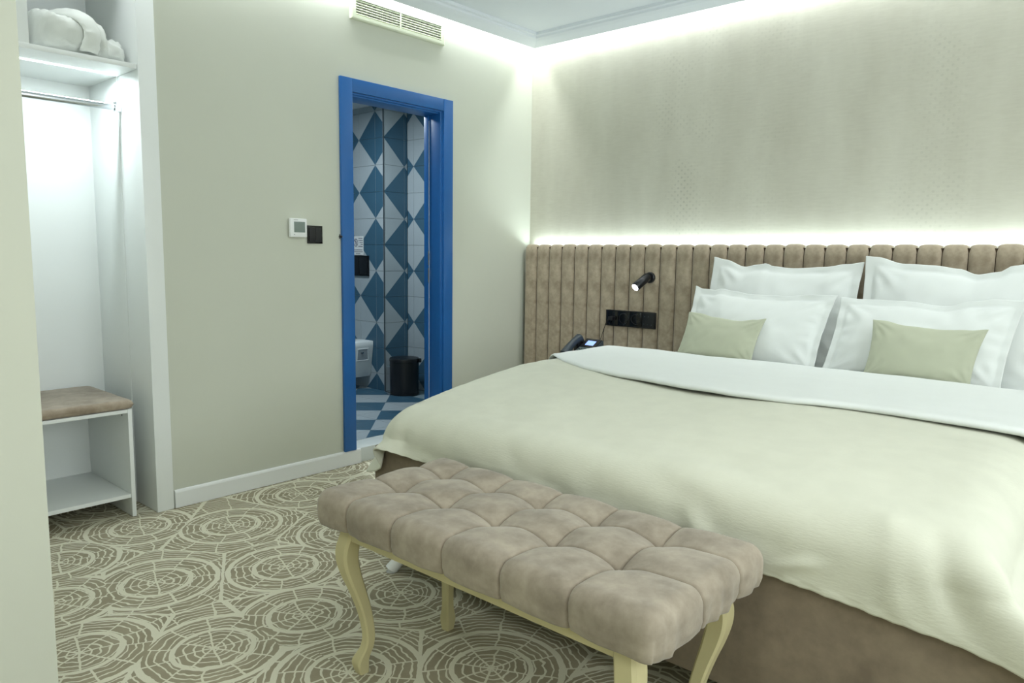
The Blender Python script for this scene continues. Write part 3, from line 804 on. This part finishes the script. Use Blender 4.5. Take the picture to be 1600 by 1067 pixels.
# ---- pillows
def pillow(name, label, group, cat, TL, TR, BR, BL, top, thick, mat, flange=0.0, bow=.02, seed=0, wr=.006, right=None, left=None, pointy=.5):
    """TL..BL: corners of the mid-plane; top: list (u, dz) profile of the upper edge"""
    TL, TR, BR, BL = map(Vector, (TL, TR, BR, BL)); c = (TL + TR + BR + BL) / 4
    N = ((TR - TL).cross(BL - TL)).normalized()
    if N.y > 0: N = -N
    n_u, n_v = 64, 44
    tp = sorted(top)
    def interp(tab, u):
        for (a, fa), (b, fb) in zip(tab, tab[1:]):
            if a <= u <= b:
                t = (u - a) / (b - a); t = t * t * (3 - 2 * t); return fa + (fb - fa) * t
        return tab[-1][1]
    def surf(u, v, side):
        # v: 0 bottom, 1 top
        lu = u + bow * math.sin(PI * v) * (1 - 2 * u) * 2 * .5 * (1 if .0 <= u <= 1 else 0)
        p = BL * (1 - u) * (1 - v) + BR * u * (1 - v) + TL * (1 - u) * v + TR * u * v
        p = p + (c - p) * 0
        ux = (TR - TL).normalized()
        p = p + ux * bow * (1 - 2 * u) * math.sin(PI * v) ** .8
        if right: p = p + ux * interp(right, v) * max(0, 2 * u - 1) ** 1.5
        if left: p = p + ux * interp(left, v) * max(0, 1 - 2 * u) ** 1.5
        p = p + Vector((0, 0, 1)) * interp(tp, u) * max(0, (v - .3) / .7) ** 1.5
        # thickness
        fu = flange / (TR - TL).length; fv = flange / (TL - BL).length
        uu = max(0, min(1, (u - fu) / (1 - 2 * fu))); vv = max(0, min(1, (v - fv * .6) / (1 - fv * 1.6)))
        e = (max(0, math.sin(PI * uu)) ** pointy) * (max(0, math.sin(PI * vv)) ** pointy)
        sag = 1 + .35 * (.5 - vv)
        th = thick * .5 * e * sag
        ww = nz(u * 5 + seed, v * 4, seed) * .6 + nz(u * 13 + seed, v * 6 + 3, seed * 2) * .4
        # radiating tension creases from the corners
        cr = 0
        for cu, cv in ((0, 0), (1, 0), (0, 1), (1, 1)):
            du, dv_ = (u - cu) * 1.5, (v - cv); rr = math.hypot(du, dv_); an = math.atan2(dv_, du)
            cr += math.sin(an * 13 + seed + cu * 2) * math.exp(-((rr - .22) / .16) ** 2)
        # gathers along the side seams
        ga = math.sin(v * 38 + seed + 3 * nz(v * 6, seed)) * (math.exp(-((uu) / .07) ** 2) + math.exp(-((1 - uu) / .07) ** 2)) * math.sin(PI * min(1, max(0, v)))
        off = th + (wr * ww * 2 + wr * .8 * cr + wr * .7 * ga) * min(1, e * 3)
        fl = flange and (1 - min(1, e * 4)) * .008 * nz(u * 9 + seed, v * 9, 2 + seed)
        return p + N * (off * side + (fl or 0))
    bm = bmesh.new(); US = [.5 - .5 * math.cos(PI * i / n_u) * (1 - .0) for i in range(n_u + 1)]
    US = [.6 * a + .4 * i / n_u for i, a in enumerate(US)]
    VS = [.5 - .5 * math.cos(PI * i / n_v) for i in range(n_v + 1)]; VS = [.6 * a + .4 * i / n_v for i, a in enumerate(VS)]
    front = gridmesh(bm, [[surf(u, v, 1) for u in US] for v in VS])
    back = gridmesh(bm, [[surf(u, v, -1) - N * .003 for u in US] for v in VS])
    rim = lambda g: [g[0][i] for i in range(n_u)] + [g[j][n_u] for j in range(n_v)] + [g[n_v][n_u - i] for i in range(n_u)] + [g[n_v - j][0] for j in range(n_v)]
    a, b = rim(front), rim(back)
    for i in range(len(a)): bm.faces.new((a[i], a[(i + 1) % len(a)], b[(i + 1) % len(b)], b[i]))
    o = new_obj(name, bm, mat, smooth='all'); tag(o, label, cat, group); return o
G1 = 'white pillows against the headboard'; G2 = 'pale green cushions'
# rear pair
pillow('pillow', 'large white pillow at the back on the left, leaning on the headboard', G1, 'pillow',
       (1.525, -.185, 1.215), (2.325, -.185, 1.205), (2.332, -.36, .665), (1.525, -.36, .665),
       [(0, .01), (.09, -.004), (.23, -.038), (.32, -.026), (.38, -.018), (.43, -.032), (.57, -.038), (.75, -.028), (.9, -.008), (1, .004)],
       .17, M['cotton'], .045, .012, 1.3, .007)
pillow('pillow', 'large white pillow at the back on the right, with a dip in its top edge', G1, 'pillow',
       (2.330, -.19, 1.235), (3.16, -.19, 1.225), (3.13, -.36, .665), (2.352, -.36, .665),
       [(0, .004), (.06, 0), (.22, -.030), (.36, -.033), (.49, -.045), (.58, -.070), (.67, -.055), (.74, -.025), (.82, -.012), (1, 0)],
       .17, M['cotton'], .045, .010, 4.1, .007)
# middle pair
pillow('pillow', 'white pillow standing in front on the left, behind the small cushion', G1, 'pillow',
       (1.530, -.40, 1.060), (2.275, -.40, 1.050), (2.245, -.58, .685), (1.525, -.58, .685),
       [(0, .008), (.06, -.006), (.15, -.010), (.2, .002), (.30, -.010), (.42, -.020), (.65, -.020), (.85, -.006), (1, .0)],
       .150, M['cotton'], .035, .014, 7.7, .006)
pillow('pillow', 'white pillow standing in front on the right, behind the small cushion', G1, 'pillow',
       (2.292, -.40, 1.040), (3.030, -.40, 1.060), (2.985, -.58, .690), (2.275, -.58, .690),
       [(0, .0), (.12, -.006), (.35, -.010), (.60, -.030), (.76, -.004), (.85, .004), (1, .0)],
       .150, M['cotton'], .035, .014, 12.2, .007)
# small cushions
pillow('cushion', 'small pale green cushion leaning on the left white pillows', G2, 'cushion',
       (1.597, -.590, .938), (2.012, -.590, .930), (1.975, -.662, .704), (1.565, -.662, .704),
       [(0, .0), (.15, -.002), (.35, -.016), (.65, -.024), (.88, -.010), (1, .0)], .105, M['cushion'], 0, .012, 2.2, .003, pointy=.55)
pillow('cushion', 'small pale green cushion leaning on the right white pillows', G2, 'cushion',
       (2.493, -.590, .958), (2.930, -.590, .947), (2.893, -.662, .708), (2.482, -.662, .708),
       [(0, .0), (.1, .0), (.3, -.014), (.6, -.018), (.85, -.010), (1, .0)], .105, M['cushion'], 0, .012, 5.6, .003, pointy=.55)

# ================================================================== TUFTED BENCH
bn = thing('bench', (2.22, -2.66, 0), 'tufted taupe suede bench on cream curved legs at the foot of the bed', 'bench')
cx0, cx1, cy0, cy1 = 1.668, 2.782, -2.905, -2.405
ZT, ZB, RR = .508, .446, .030
TX = [1.810 + .1915 * k for k in range(5)]; TY = [-2.712, -2.532]
def tuft_param(v, ts, lo, hi):
    """returns local distance measure 0 at a seam .. 1 mid-cell, with no seam at the outer ends"""
    if v <= ts[0]: d = (ts[0] - v) / ((ts[1] - ts[0]) * .5); return math.sin(PI / 2 * min(1, d))
    if v >= ts[-1]: d = (v - ts[-1]) / ((ts[1] - ts[0]) * .5); return math.sin(PI / 2 * min(1, d))
    w_ = ts[1] - ts[0]; f = ((v - ts[0]) / w_) % 1
    return math.sin(PI * f)
def puff(x, y):
    hx = tuft_param(x, TX, cx0, cx1); hy = tuft_param(y, TY, cy0, cy1)
    a = max(hx, 0) ** .48; b = max(hy, 0) ** .48
    sx = min(abs(x - t) for t in TX); sy = min(abs(y - t) for t in TY)
    tuft = min(math.hypot(x - p, y - q) for p in TX for q in TY)
    return .0125 * a + .0125 * b + .013 * (1 - math.exp(-(tuft / .055) ** 2)) - .004 * math.exp(-(sx / .003) ** 2) - .004 * math.exp(-(sy / .003) ** 2) - .008 * math.exp(-(tuft / .014) ** 2)
def bench_cushion():
    W, D = cx1 - cx0, cy1 - cy0; h = RR * PI / 2 + (ZT - RR - ZB)
    def axis(lo, hi, ts, step):
        pts = set(np.round(np.arange(lo, hi, step), 5)) | {lo, hi}
        for t in ts:
            for d in (-.012, -.006, -.003, -.001, 0, .001, .003, .006, .012): pts.add(round(t + d, 5))
        return sorted(pts)
    inx0, inx1, iny0, iny1 = cx0 + RR, cx1 - RR, cy0 + RR, cy1 - RR
    xs = [inx0 - o for o in np.linspace(h, .004, 16)] + axis(inx0, inx1, TX, .009) + [inx1 + o for o in np.linspace(.004, h, 16)]
    ys = [iny0 - o for o in np.linspace(h, .004, 16)] + axis(iny0, iny1, TY, .009) + [iny1 + o for o in np.linspace(.004, h, 16)]
    rows = []
    for y in ys:
        row = []
        for x in xs:
            ox = max(inx0 - x, 0) or -max(x - inx1, 0); oy = max(iny0 - y, 0) or -max(y - iny1, 0)
            px_ = min(max(x, inx0), inx1); py_ = min(max(y, iny0), iny1)
            o = max(abs(ox), abs(oy))
            if o > 0:
                dx, dy = -ox, -oy; l = math.hypot(dx, dy); dx /= l; dy /= l
                if o < RR * PI / 2: th_ = o / RR; hor = RR * math.sin(th_); dr = RR * (1 - math.cos(th_))
                else: th_ = PI / 2; hor = RR; dr = RR + (o - RR * PI / 2)
                base = Vector((px_ + dx * hor, py_ + dy * hor, ZT - dr)); n = Vector((dx * math.sin(th_), dy * math.sin(th_), math.cos(th_)))
                k = 1 - o / h
                pf = puff(px_ + dx * .0, py_ + dy * .0)
                # side puffs bulge outwards, pinched at the seams and tucked in at the bottom
                sm = math.sin(th_) ** 2; amt = pf - .027 * sm
                t_in = max(0, (o / h - .75) / .25)
                amt -= .006 * t_in
                wr = math.sin((px_ * 60 if abs(oy) > abs(ox) else py_ * 75) * (1 if abs(ox) > abs(oy) else .8) + 5 * nz(px_ * 9, py_ * 9)) * .0042 * (1 - k) * (1 if abs(ox) > abs(oy) else .35)
                p = base + n * (amt + wr)
            else:
                p = Vector((x, y, ZT + puff(x, y)))
            p += Vector((0, 0, .0015 * nz(p.x * 14, p.y * 14, 3)))
            row.append(rel(bn, p))
        rows.append(row)
    bm = bmesh.new(); vs = gridmesh(bm, rows)
    ring = vs[0][:-1] + [r[-1] for r in vs[:-1]] + vs[-1][::-1][:-1] + [r[0] for r in vs[::-1][:-1]]
    try: bm.faces.new(ring)
    except Exception: pass
    return new_obj('cushion', bm, M['suede_bench'], bn, smooth='all')
cu = bench_cushion()
for x in TX:
    for y in TY:
        bm = bmesh.new(); bmesh.ops.create_uvsphere(bm, u_segments=12, v_segments=8, radius=.008); bmesh.ops.scale(bm, vec=(1, 1, .45), verts=bm.verts)
        new_obj('button', bm, M['suede_bench'], cu, smooth='all', loc=rel(bn, (x, y, ZT + .001)))
# rails
fx0, fx1, fy0, fy1 = 1.742, 2.722, -2.878, -2.452
for nm, a, b in (('rail', (fx0 + .03, fy0 + .004, .409), (fx1 - .03, fy0 + .026, .447)), ('rail', (fx0 + .03, fy1 - .026, .409), (fx1 - .03, fy1 - .004, .447)),
                 ('rail', (fx0 + .004, fy0 + .03, .409), (fx0 + .026, fy1 - .03, .447)), ('rail', (fx1 - .026, fy0 + .03, .409), (fx1 - .004, fy1 - .03, .447))):
    pbox(nm, bn, a, b, M['cream_wood'], .002)
pbox('seat_board', bn, (fx0, fy0, .444), (fx1, fy1, .452), M['cream_wood'], 0)
# cabriole legs: lofted square sections pushed out along the diagonal
LK = [(.449, (0.000, .026)), (.42, (.003, .027)), (.385, (.009, .0275)), (.345, (.010, .026)), (.30, (.004, .0235)), (.25, (-.006, .020)), (.20, (-.015, .0175)),
      (.15, (-.021, .0158)), (.11, (-.023, .0152)), (.08, (-.020, .0160)), (.055, (-.013, .0185)), (.038, (-.009, .0205)), (.02, (-.010, .0190)), (.0, (-.012, .0155))]
LKr = [(-z, v) for z, v in LK]
def leg_mesh(sx, sy):
    bm = bmesh.new(); rows = []
    for z in np.linspace(.449, .0005, 42):
        d, w_ = catmull(LKr, -z); ox = sx * d * 1.25; oy = sy * d * 1.25; ch = w_ * .28
        c = [(-w_ + ch, -w_), (w_ - ch, -w_), (w_, -w_ + ch), (w_, w_ - ch), (w_ - ch, w_), (-w_ + ch, w_), (-w_, w_ - ch), (-w_, -w_ + ch)]
        # sharper ridge on the outer diagonal corner
        rows.append([(x + ox, y + oy, z) for x, y in c])
    vs = gridmesh(bm, rows, closed=True); bm.faces.new(vs[0]); bm.faces.new(vs[-1])
    return bm
for sx, sy, lx, ly in ((-1, -1, fx0 + .026, fy0 + .026), (1, -1, fx1 - .026, fy0 + .026), (-1, 1, fx0 + .026, fy1 - .026), (1, 1, fx1 - .026, fy1 - .026)):
    new_obj('leg', leg_mesh(sx, sy), M['cream_wood'], bn, smooth=35, loc=rel(bn, (lx, ly, 0)))

# ================================================================== WARDROBE NICHE
wr_ = thing('wardrobe', (-.25, -2.95, 0), 'white open wardrobe niche with a top shelf, hanging space and lit underside', 'wardrobe')
pbox('side_panel', wr_, (-.59, -2.678, 0.001), (.012, -2.601, 2.615), M['white'], .002)
pbox('inner_side_panel', wr_, (-.585, -2.6805, 0.001), (-.222, -2.676, 2.02), M['white'], .0005)
pbox('side_panel', wr_, (-.59, -3.60, 0.001), (-.001, -3.56, 2.615), M['white'], .002)
pbox('back_panel', wr_, (-.598, -3.56, .001), (-.560, -2.678, 2.615), M['white'], .0)
sf = pbox('shelf', wr_, (-.56, -3.56, 2.006), (.006, -2.681, 2.027), M['white'], .0015)
pbox('divider', wr_, (-.56, -3.134, 2.027), (.004, -3.086, 2.614), M['white'], .0015)
pbox('light_channel', wr_, (-.192, -3.55, 2.0025), (-.178, -2.69, 2.0065), M['led'], 0)['label'] = 'lit white strip'
bm = bmesh.new()
c = rel(wr_, (-.20, 0, 1.866)); rows = []
for y in (-3.555, -2.70):
    yy = y - wr_.location.y; rows.append([(c[0] + .008 * math.cos(a), yy, c[2] + .015 * math.sin(a)) for a in np.linspace(0, 2 * PI, 17)[:-1]])
vs = gridmesh(bm, rows, closed=True); bm.faces.new(vs[0]); bm.faces.new(vs[1])
new_obj('hanging_rail', bm, M['chrome'], wr_, smooth=True)['label'] = 'chrome hanging rail'
pbox('rail_bracket', wr_, (-.214, -2.704, 1.846), (-.186, -2.6805, 1.888), M['chrome'], .002)
# white bath robe rolled up on the shelf
def robe(name, label, ks, ych, seed):
    """lumpy folded bundle lofted along y; ks: (y, x0, x1, h)"""
    bm = bmesh.new(); rows = []
    n = 34
    for t in np.linspace(0, len(ks) - 1, 44):
        y, x0, x1, h = catmull([(i, k) for i, k in enumerate(ks)], t)
        row = []
        for a in np.linspace(0, 2 * PI, n + 1)[:-1]:
            ca, sa = math.cos(a), math.sin(a)
            cx_ = (x0 + x1) / 2 + (x1 - x0) / 2 * math.copysign(abs(ca) ** .55, ca)
            cz = h / 2 + h / 2 * math.copysign(abs(sa) ** .6, sa)
            k = nz(y * 14 + seed, a * 1.2, seed) * .012 + nz(y * 5, a * 2.2 + y * 18, seed + 3) * .026 + .005 * math.sin(a * 3 + y * 40) + .012 * nz(y * 40, a * 5, seed)
            cx_ += k * ca; cz = max(0.001, cz + k * max(0, sa))
            row.append((cx_, y, 2.028 + cz))
        rows.append(row)
    vs = gridmesh(bm, rows, closed=True); bm.faces.new(vs[0]); bm.faces.new(vs[-1])
    o = new_obj(name, bm, M['terry'], smooth='all'); return tag(o, label, 'bathrobe')
rb = robe('bathrobe', 'white terry bathrobe rolled into a bundle on the wardrobe shelf',
     [(-3.058, -.34, -.12, .10), (-3.045, -.40, -.07, .150), (-3.01, -.42, -.045, .168), (-2.95, -.43, -.035, .174), (-2.89, -.43, -.03, .176), (-2.84, -.42, -.035, .165),
      (-2.795, -.42, -.030, .160), (-2.778, -.41, -.045, .135), (-2.768, -.40, -.06, .108), (-2.735, -.39, -.055, .098), (-2.705, -.38, -.065, .085), (-2.692, -.33, -.10, .060)], 0, 2.0)
# folded-over collar: a thick band running from the rear left over the top to the front, a part of the robe
bm = bmesh.new(); rows = []
path = [(0, (-.30, -2.99, 2.190)), (1, (-.20, -2.955, 2.208)), (2, (-.10, -2.915, 2.205)), (3, (-.040, -2.87, 2.180)), (4, (-.022, -2.845, 2.130)), (5, (-.020, -2.85, 2.080)), (6, (-.030, -2.86, 2.045))]
for s_ in np.linspace(0, 6, 44):
    p = catmull(path, s_); q = catmull(path, min(6, s_ + .05)); d = Vector(q - p); d = d.normalized() if d.length > 1e-6 else Vector((0, 0, -1))
    c0_ = Vector((-.22, -2.88, 2.09)); n = (Vector(p) - c0_); n = (n - d * n.dot(d)).normalized(); sd_ = d.cross(n).normalized()
    row = []
    for a in np.linspace(0, 2 * PI, 15)[:-1]:
        w_ = .036 + .006 * nz(s_ * 2, 1); row.append(Vector(p) + sd_ * w_ * math.cos(a) + n * .013 * math.sin(a) + n * .004 * nz(s_ * 3, a * 2))
    rows.append(row)
vs = gridmesh(bm, rows, closed=True); bm.faces.new(vs[0]); bm.faces.new(vs[-1]); new_obj('collar', bm, M['terry'], rb, smooth='all')

# luggage bench
lb = thing('luggage_bench', (-.28, -3.1, 0), 'white open luggage bench with a brown padded top inside the wardrobe niche', 'bench')
pbox('side_panel', lb, (-.535, -2.778, .001), (-.018, -2.760, .505), M['white'], .001)
pbox('side_panel', lb, (-.535, -3.558, .001), (-.018, -3.540, .505), M['white'], .001)
pbox('shelf', lb, (-.53, -3.54, .090), (-.026, -2.778, .108), M['white'], .001)
pbox('back_panel', lb, (-.537, -3.54, .02), (-.522, -2.778, .500), M['white'], .0)
pbox('top_board', lb, (-.535, -3.54, .487), (-.020, -2.778, .503), M['white'], .001)
bm = bmesh.new(); xs = np.linspace(0, 1, 40); rows = []
X0, X1, Y0, Y1, Z0, Z1 = -.54, -.008, -3.56, -2.752, .505, .548
def rbox(u, v, top):
    e = 6; x = X0 + (X1 - X0) * u; y = Y0 + (Y1 - Y0) * v
    a = abs(2 * u - 1) ** 40; b = abs(2 * v - 1) ** 50; return (x, y, (Z0 + Z1) / 2 + (Z1 - Z0) / 2 * top * max(0, 1 - min(1, a + b)) ** .5 + (.004 * math.sin(PI * u) * math.sin(PI * v) + .001 * nz(x * 9, y * 9) if top > 0 else 0))
us = [.5 - .5 * math.cos(PI * i / 40) for i in range(41)]
for top in (1, -1):
    gridmesh(bm, [[rel(lb, rbox(u, v, top)) for u in us] for v in us])
bmesh.ops.remove_doubles(bm, verts=bm.verts, dist=1e-5)
new_obj('seat_pad', bm, M['suede_stool'], lb, smooth='all')['label'] = 'brown suede padded seat'
bm = bmesh.new(); tube(bm, [rel(lb, (-.085, -2.7785, .468)), rel(lb, (-.085, -2.7805, .468))], .004, 10); new_obj('screw_hole', bm, M['black'], lb)

# ================================================================== BATHROOM THINGS
# wall-hung toilet seen from its side
tl = thing('toilet', (-1.66, -.262, .12), 'white wall-hung toilet on the tiled wall behind the blue door frame', 'toilet')
bm = bmesh.new(); rows = []
for y, s in ((0, 1), (-.10, 1), (-.22, .98), (-.34, .93), (-.44, .80), (-.51, .55), (-.535, .30)):
    row = []
    for z, k in ((.335, 1.0), (.345, .97), (.36, .92)): pass
    w1, w0_ = .178 * s, .128 * s
    zb = 0.07 + .10 * (1 - s) * 1.4
    prof = [(-w1 + .006, .372), (w1 - .006, .372), (w1, .366), (w1 * .995, .33), (w0_ + .012, zb + .02), (w0_, zb), (-w0_, zb), (-w0_ - .012, zb + .02), (-w1 * .995, .33), (-w1, .366)]
    rows.append([(x, y, z) for x, z in prof])
vs = gridmesh(bm, rows, closed=True); bm.faces.new(vs[0]); bm.faces.new(vs[-1])
new_obj('bowl', bm, M['ceramic'], tl, smooth=50)
# fixing pocket on the visible side: flat face, hollow's shade put into its grey
bm = bmesh.new()
zc, yc, hw, hh = .262, -.098, .066, .056
def sidex(z): return .128 + .012 + (.177 - .140) * ((z - .04) / .29)
rows = [[(sidex(zc + b * s) + d, yc + a * s, zc + b * s) for a, b in ((-hw, -hh), (hw, -hh), (hw * .8, hh), (-hw, hh))] for s, d in ((1.0, .0005), (.86, .004), (.80, .001))]
vs = gridmesh(bm, rows, closed=True); pk = new_obj('pocket_rim', bm, M['ceramic'], tl)
bm = bmesh.new(); f = bm.faces.new([bm.verts.new((sidex(zc + b * .8) + .0012, yc + a * .8, zc + b * .8)) for a, b in ((-hw, -hh), (hw, -hh), (hw * .8, hh), (-hw, hh))]); new_obj('pocket', bm, M['recess_shade'], pk)
bm = bmesh.new(); box(bm, (sidex(.275) + .001, -.122, .272), (sidex(.275) + .008, -.096, .286), .002); new_obj('fixing_bolt', bm, M['chrome'], tl, smooth=True)
for nm, z0, z1, s in (('seat', .374, .386, 1.0), ('lid', .388, .404, 1.02)):
    bm = bmesh.new(); n = 32; rows = []
    for z, k in ((z0, .98), ((z0 + z1) / 2, 1), (z1, .97)):
        rows.append([(.172 * s * k * math.copysign(abs(math.cos(a)) ** .75, math.cos(a)), -.315 + .215 * s * k * math.sin(a), z) for a in np.linspace(0, 2 * PI, n + 1)[:-1]])
    vs = gridmesh(bm, rows, closed=True); bm.faces.new(vs[0]); bm.faces.new(vs[-1]); new_obj(nm, bm, M['ceramic'], tl, smooth=50)
# flush plate
fp = thing('flush_plate', (-1.64, -.263, 1.115), 'black flush plate on the blue and white tiled wall above the toilet', 'flush plate')
pbox('plate', fp, (-1.752, -.272, 1.030), (-1.525, -.2615, 1.200), M['black_gloss'], .002)
pbox('flush_button', fp, (-1.738, -.2745, 1.045), (-1.650, -.271, 1.185), M['black'], .002)
pbox('flush_button', fp, (-1.644, -.2745, 1.045), (-1.539, -.271, 1.185), M['black'], .002)
# notice
nt = thing('notice', (-1.66, -.263, 1.28), 'small white printed notice with a prohibition symbol above the black flush plate', 'sign')
pbox('sheet', nt, (-1.735, -.2645, 1.204), (-1.598, -.2625, 1.362), M['paper'], 0)
bm = bmesh.new(); c = rel(nt, (-1.700, -.2652, 1.308)); rows = [[(c[0] + r * math.cos(a), c[1], c[2] + r * 1.15 * math.sin(a)) for a in np.linspace(0, 2 * PI, 29)[:-1]] for r in (.028, .0235)]
gridmesh(bm, rows, closed=True)
d1 = [(c[0] + a, c[1], c[2] + b) for a, b in ((-.018, .022), (-.014, .024), (.018, -.022), (.014, -.024))]; bm.faces.new([bm.verts.new(p) for p in d1])
# little standing figure inside the ring
for a0, b0, a1, b1 in ((-.004, -.004, .005, .012), (-.004, -.018, -.0005, -.004), (.001, -.018, .005, -.004), (.005, .002, .012, .005)):
    bm.faces.new([bm.verts.new((c[0] + x, c[1] - .0002, c[2] + z)) for x, z in ((a0, b0), (a1, b0), (a1, b1), (a0, b1))])
bm.faces.new([bm.verts.new((c[0] + .0005 + .0042 * math.cos(a), c[1] - .0002, c[2] + .0165 + .0042 * math.sin(a))) for a in np.linspace(0, 2 * PI, 13)[:-1]])
new_obj('prohibition_symbol', bm, M['ink'], nt)
bm = bmesh.new()
rnd = random.Random(5)
for x0, x1, z in ((-1.664, -1.606, 1.344), (-1.664, -1.606, 1.327), (-1.648, -1.606, 1.310), (-1.635, -1.606, 1.294), (-1.664, -1.606, 1.276), (-1.722, -1.612, 1.247), (-1.728, -1.606, 1.232), (-1.700, -1.640, 1.217)):
    x = x0
    while x < x1 - .003:
        w0 = rnd.uniform(.004, .011); xe = min(x + w0, x1)
        bm.faces.new([bm.verts.new(rel(nt, p)) for p in ((x, -.2652, z - .0025), (xe, -.2652, z - .0025), (xe, -.2652, z + .0025), (x, -.2652, z + .0025))])
        x = xe + .002
new_obj('printed_lines', bm, M['ink'], nt)
# pedal bin
bnx, bny = -1.125, -.225
pb = thing('pedal_bin', (bnx, bny, .0855), 'black round pedal bin standing on the tiled bathroom floor', 'bin')
bm = bmesh.new(); tube(bm, [(0, 0, .006), (0, 0, .010), (0, 0, .265), (0, 0, .272)], [.110, .115, .118, .118], 48); new_obj('body', bm, M['black'], pb, smooth=40)
bm = bmesh.new(); tube(bm, [(0, 0, .0005), (0, 0, .012)], [.119, .119], 48); new_obj('base_ring', bm, M['black'], pb, smooth=40)
bm = bmesh.new(); tube(bm, [(0, 0, .273), (0, 0, .288), (0, 0, .296), (0, 0, .300), (0, 0, .302)], [.121, .121, .117, .100, .01], 48); new_obj('lid', bm, M['black'], pb, smooth=50)
bm = bmesh.new(); box(bm, (.085, .045, .262), (.120, .082, .297), .008); new_obj('hinge', bm, M['black_gloss'], pb, smooth=True)
bm = bmesh.new(); box(bm, (-.060, -.135, .006), (-.020, -.100, .018), .004); box(bm, (-.105, -.125, .012), (-.06, -.085, .020), .003); new_obj('pedal', bm, M['chrome'], pb, smooth=True)
bm = bmesh.new(); box(bm, (-.098, -.100, .222), (-.060, -.070, .236), .003); new_obj('handle_clip', bm, M['chrome'], pb, smooth=True)
# bathroom ceiling lamp (out of view)
bl = boxobj('bathroom_lamp', (-1.07, -1.27, 2.385), (-.73, -.93, 2.405), M['trimwhite'], bev=.004); tag(bl, 'square white lamp under the bathroom ceiling', 'lamp')
# unseen ceiling fittings, added above the area lights that supply the room's light
for i, (x, y, s, lab) in enumerate(((3.2, -2.6, .56, 'large flat white unseen ceiling lamp added over the bed'), (3.1, -4.7, .46, 'large flat white unseen ceiling lamp added near the room entrance'))):
    o = boxobj('added_ceiling_lamp', (x - s, y - s, 2.605), (x + s, y + s, 2.684), M['trimwhite'], bev=.006); tag(o, lab, 'lamp')
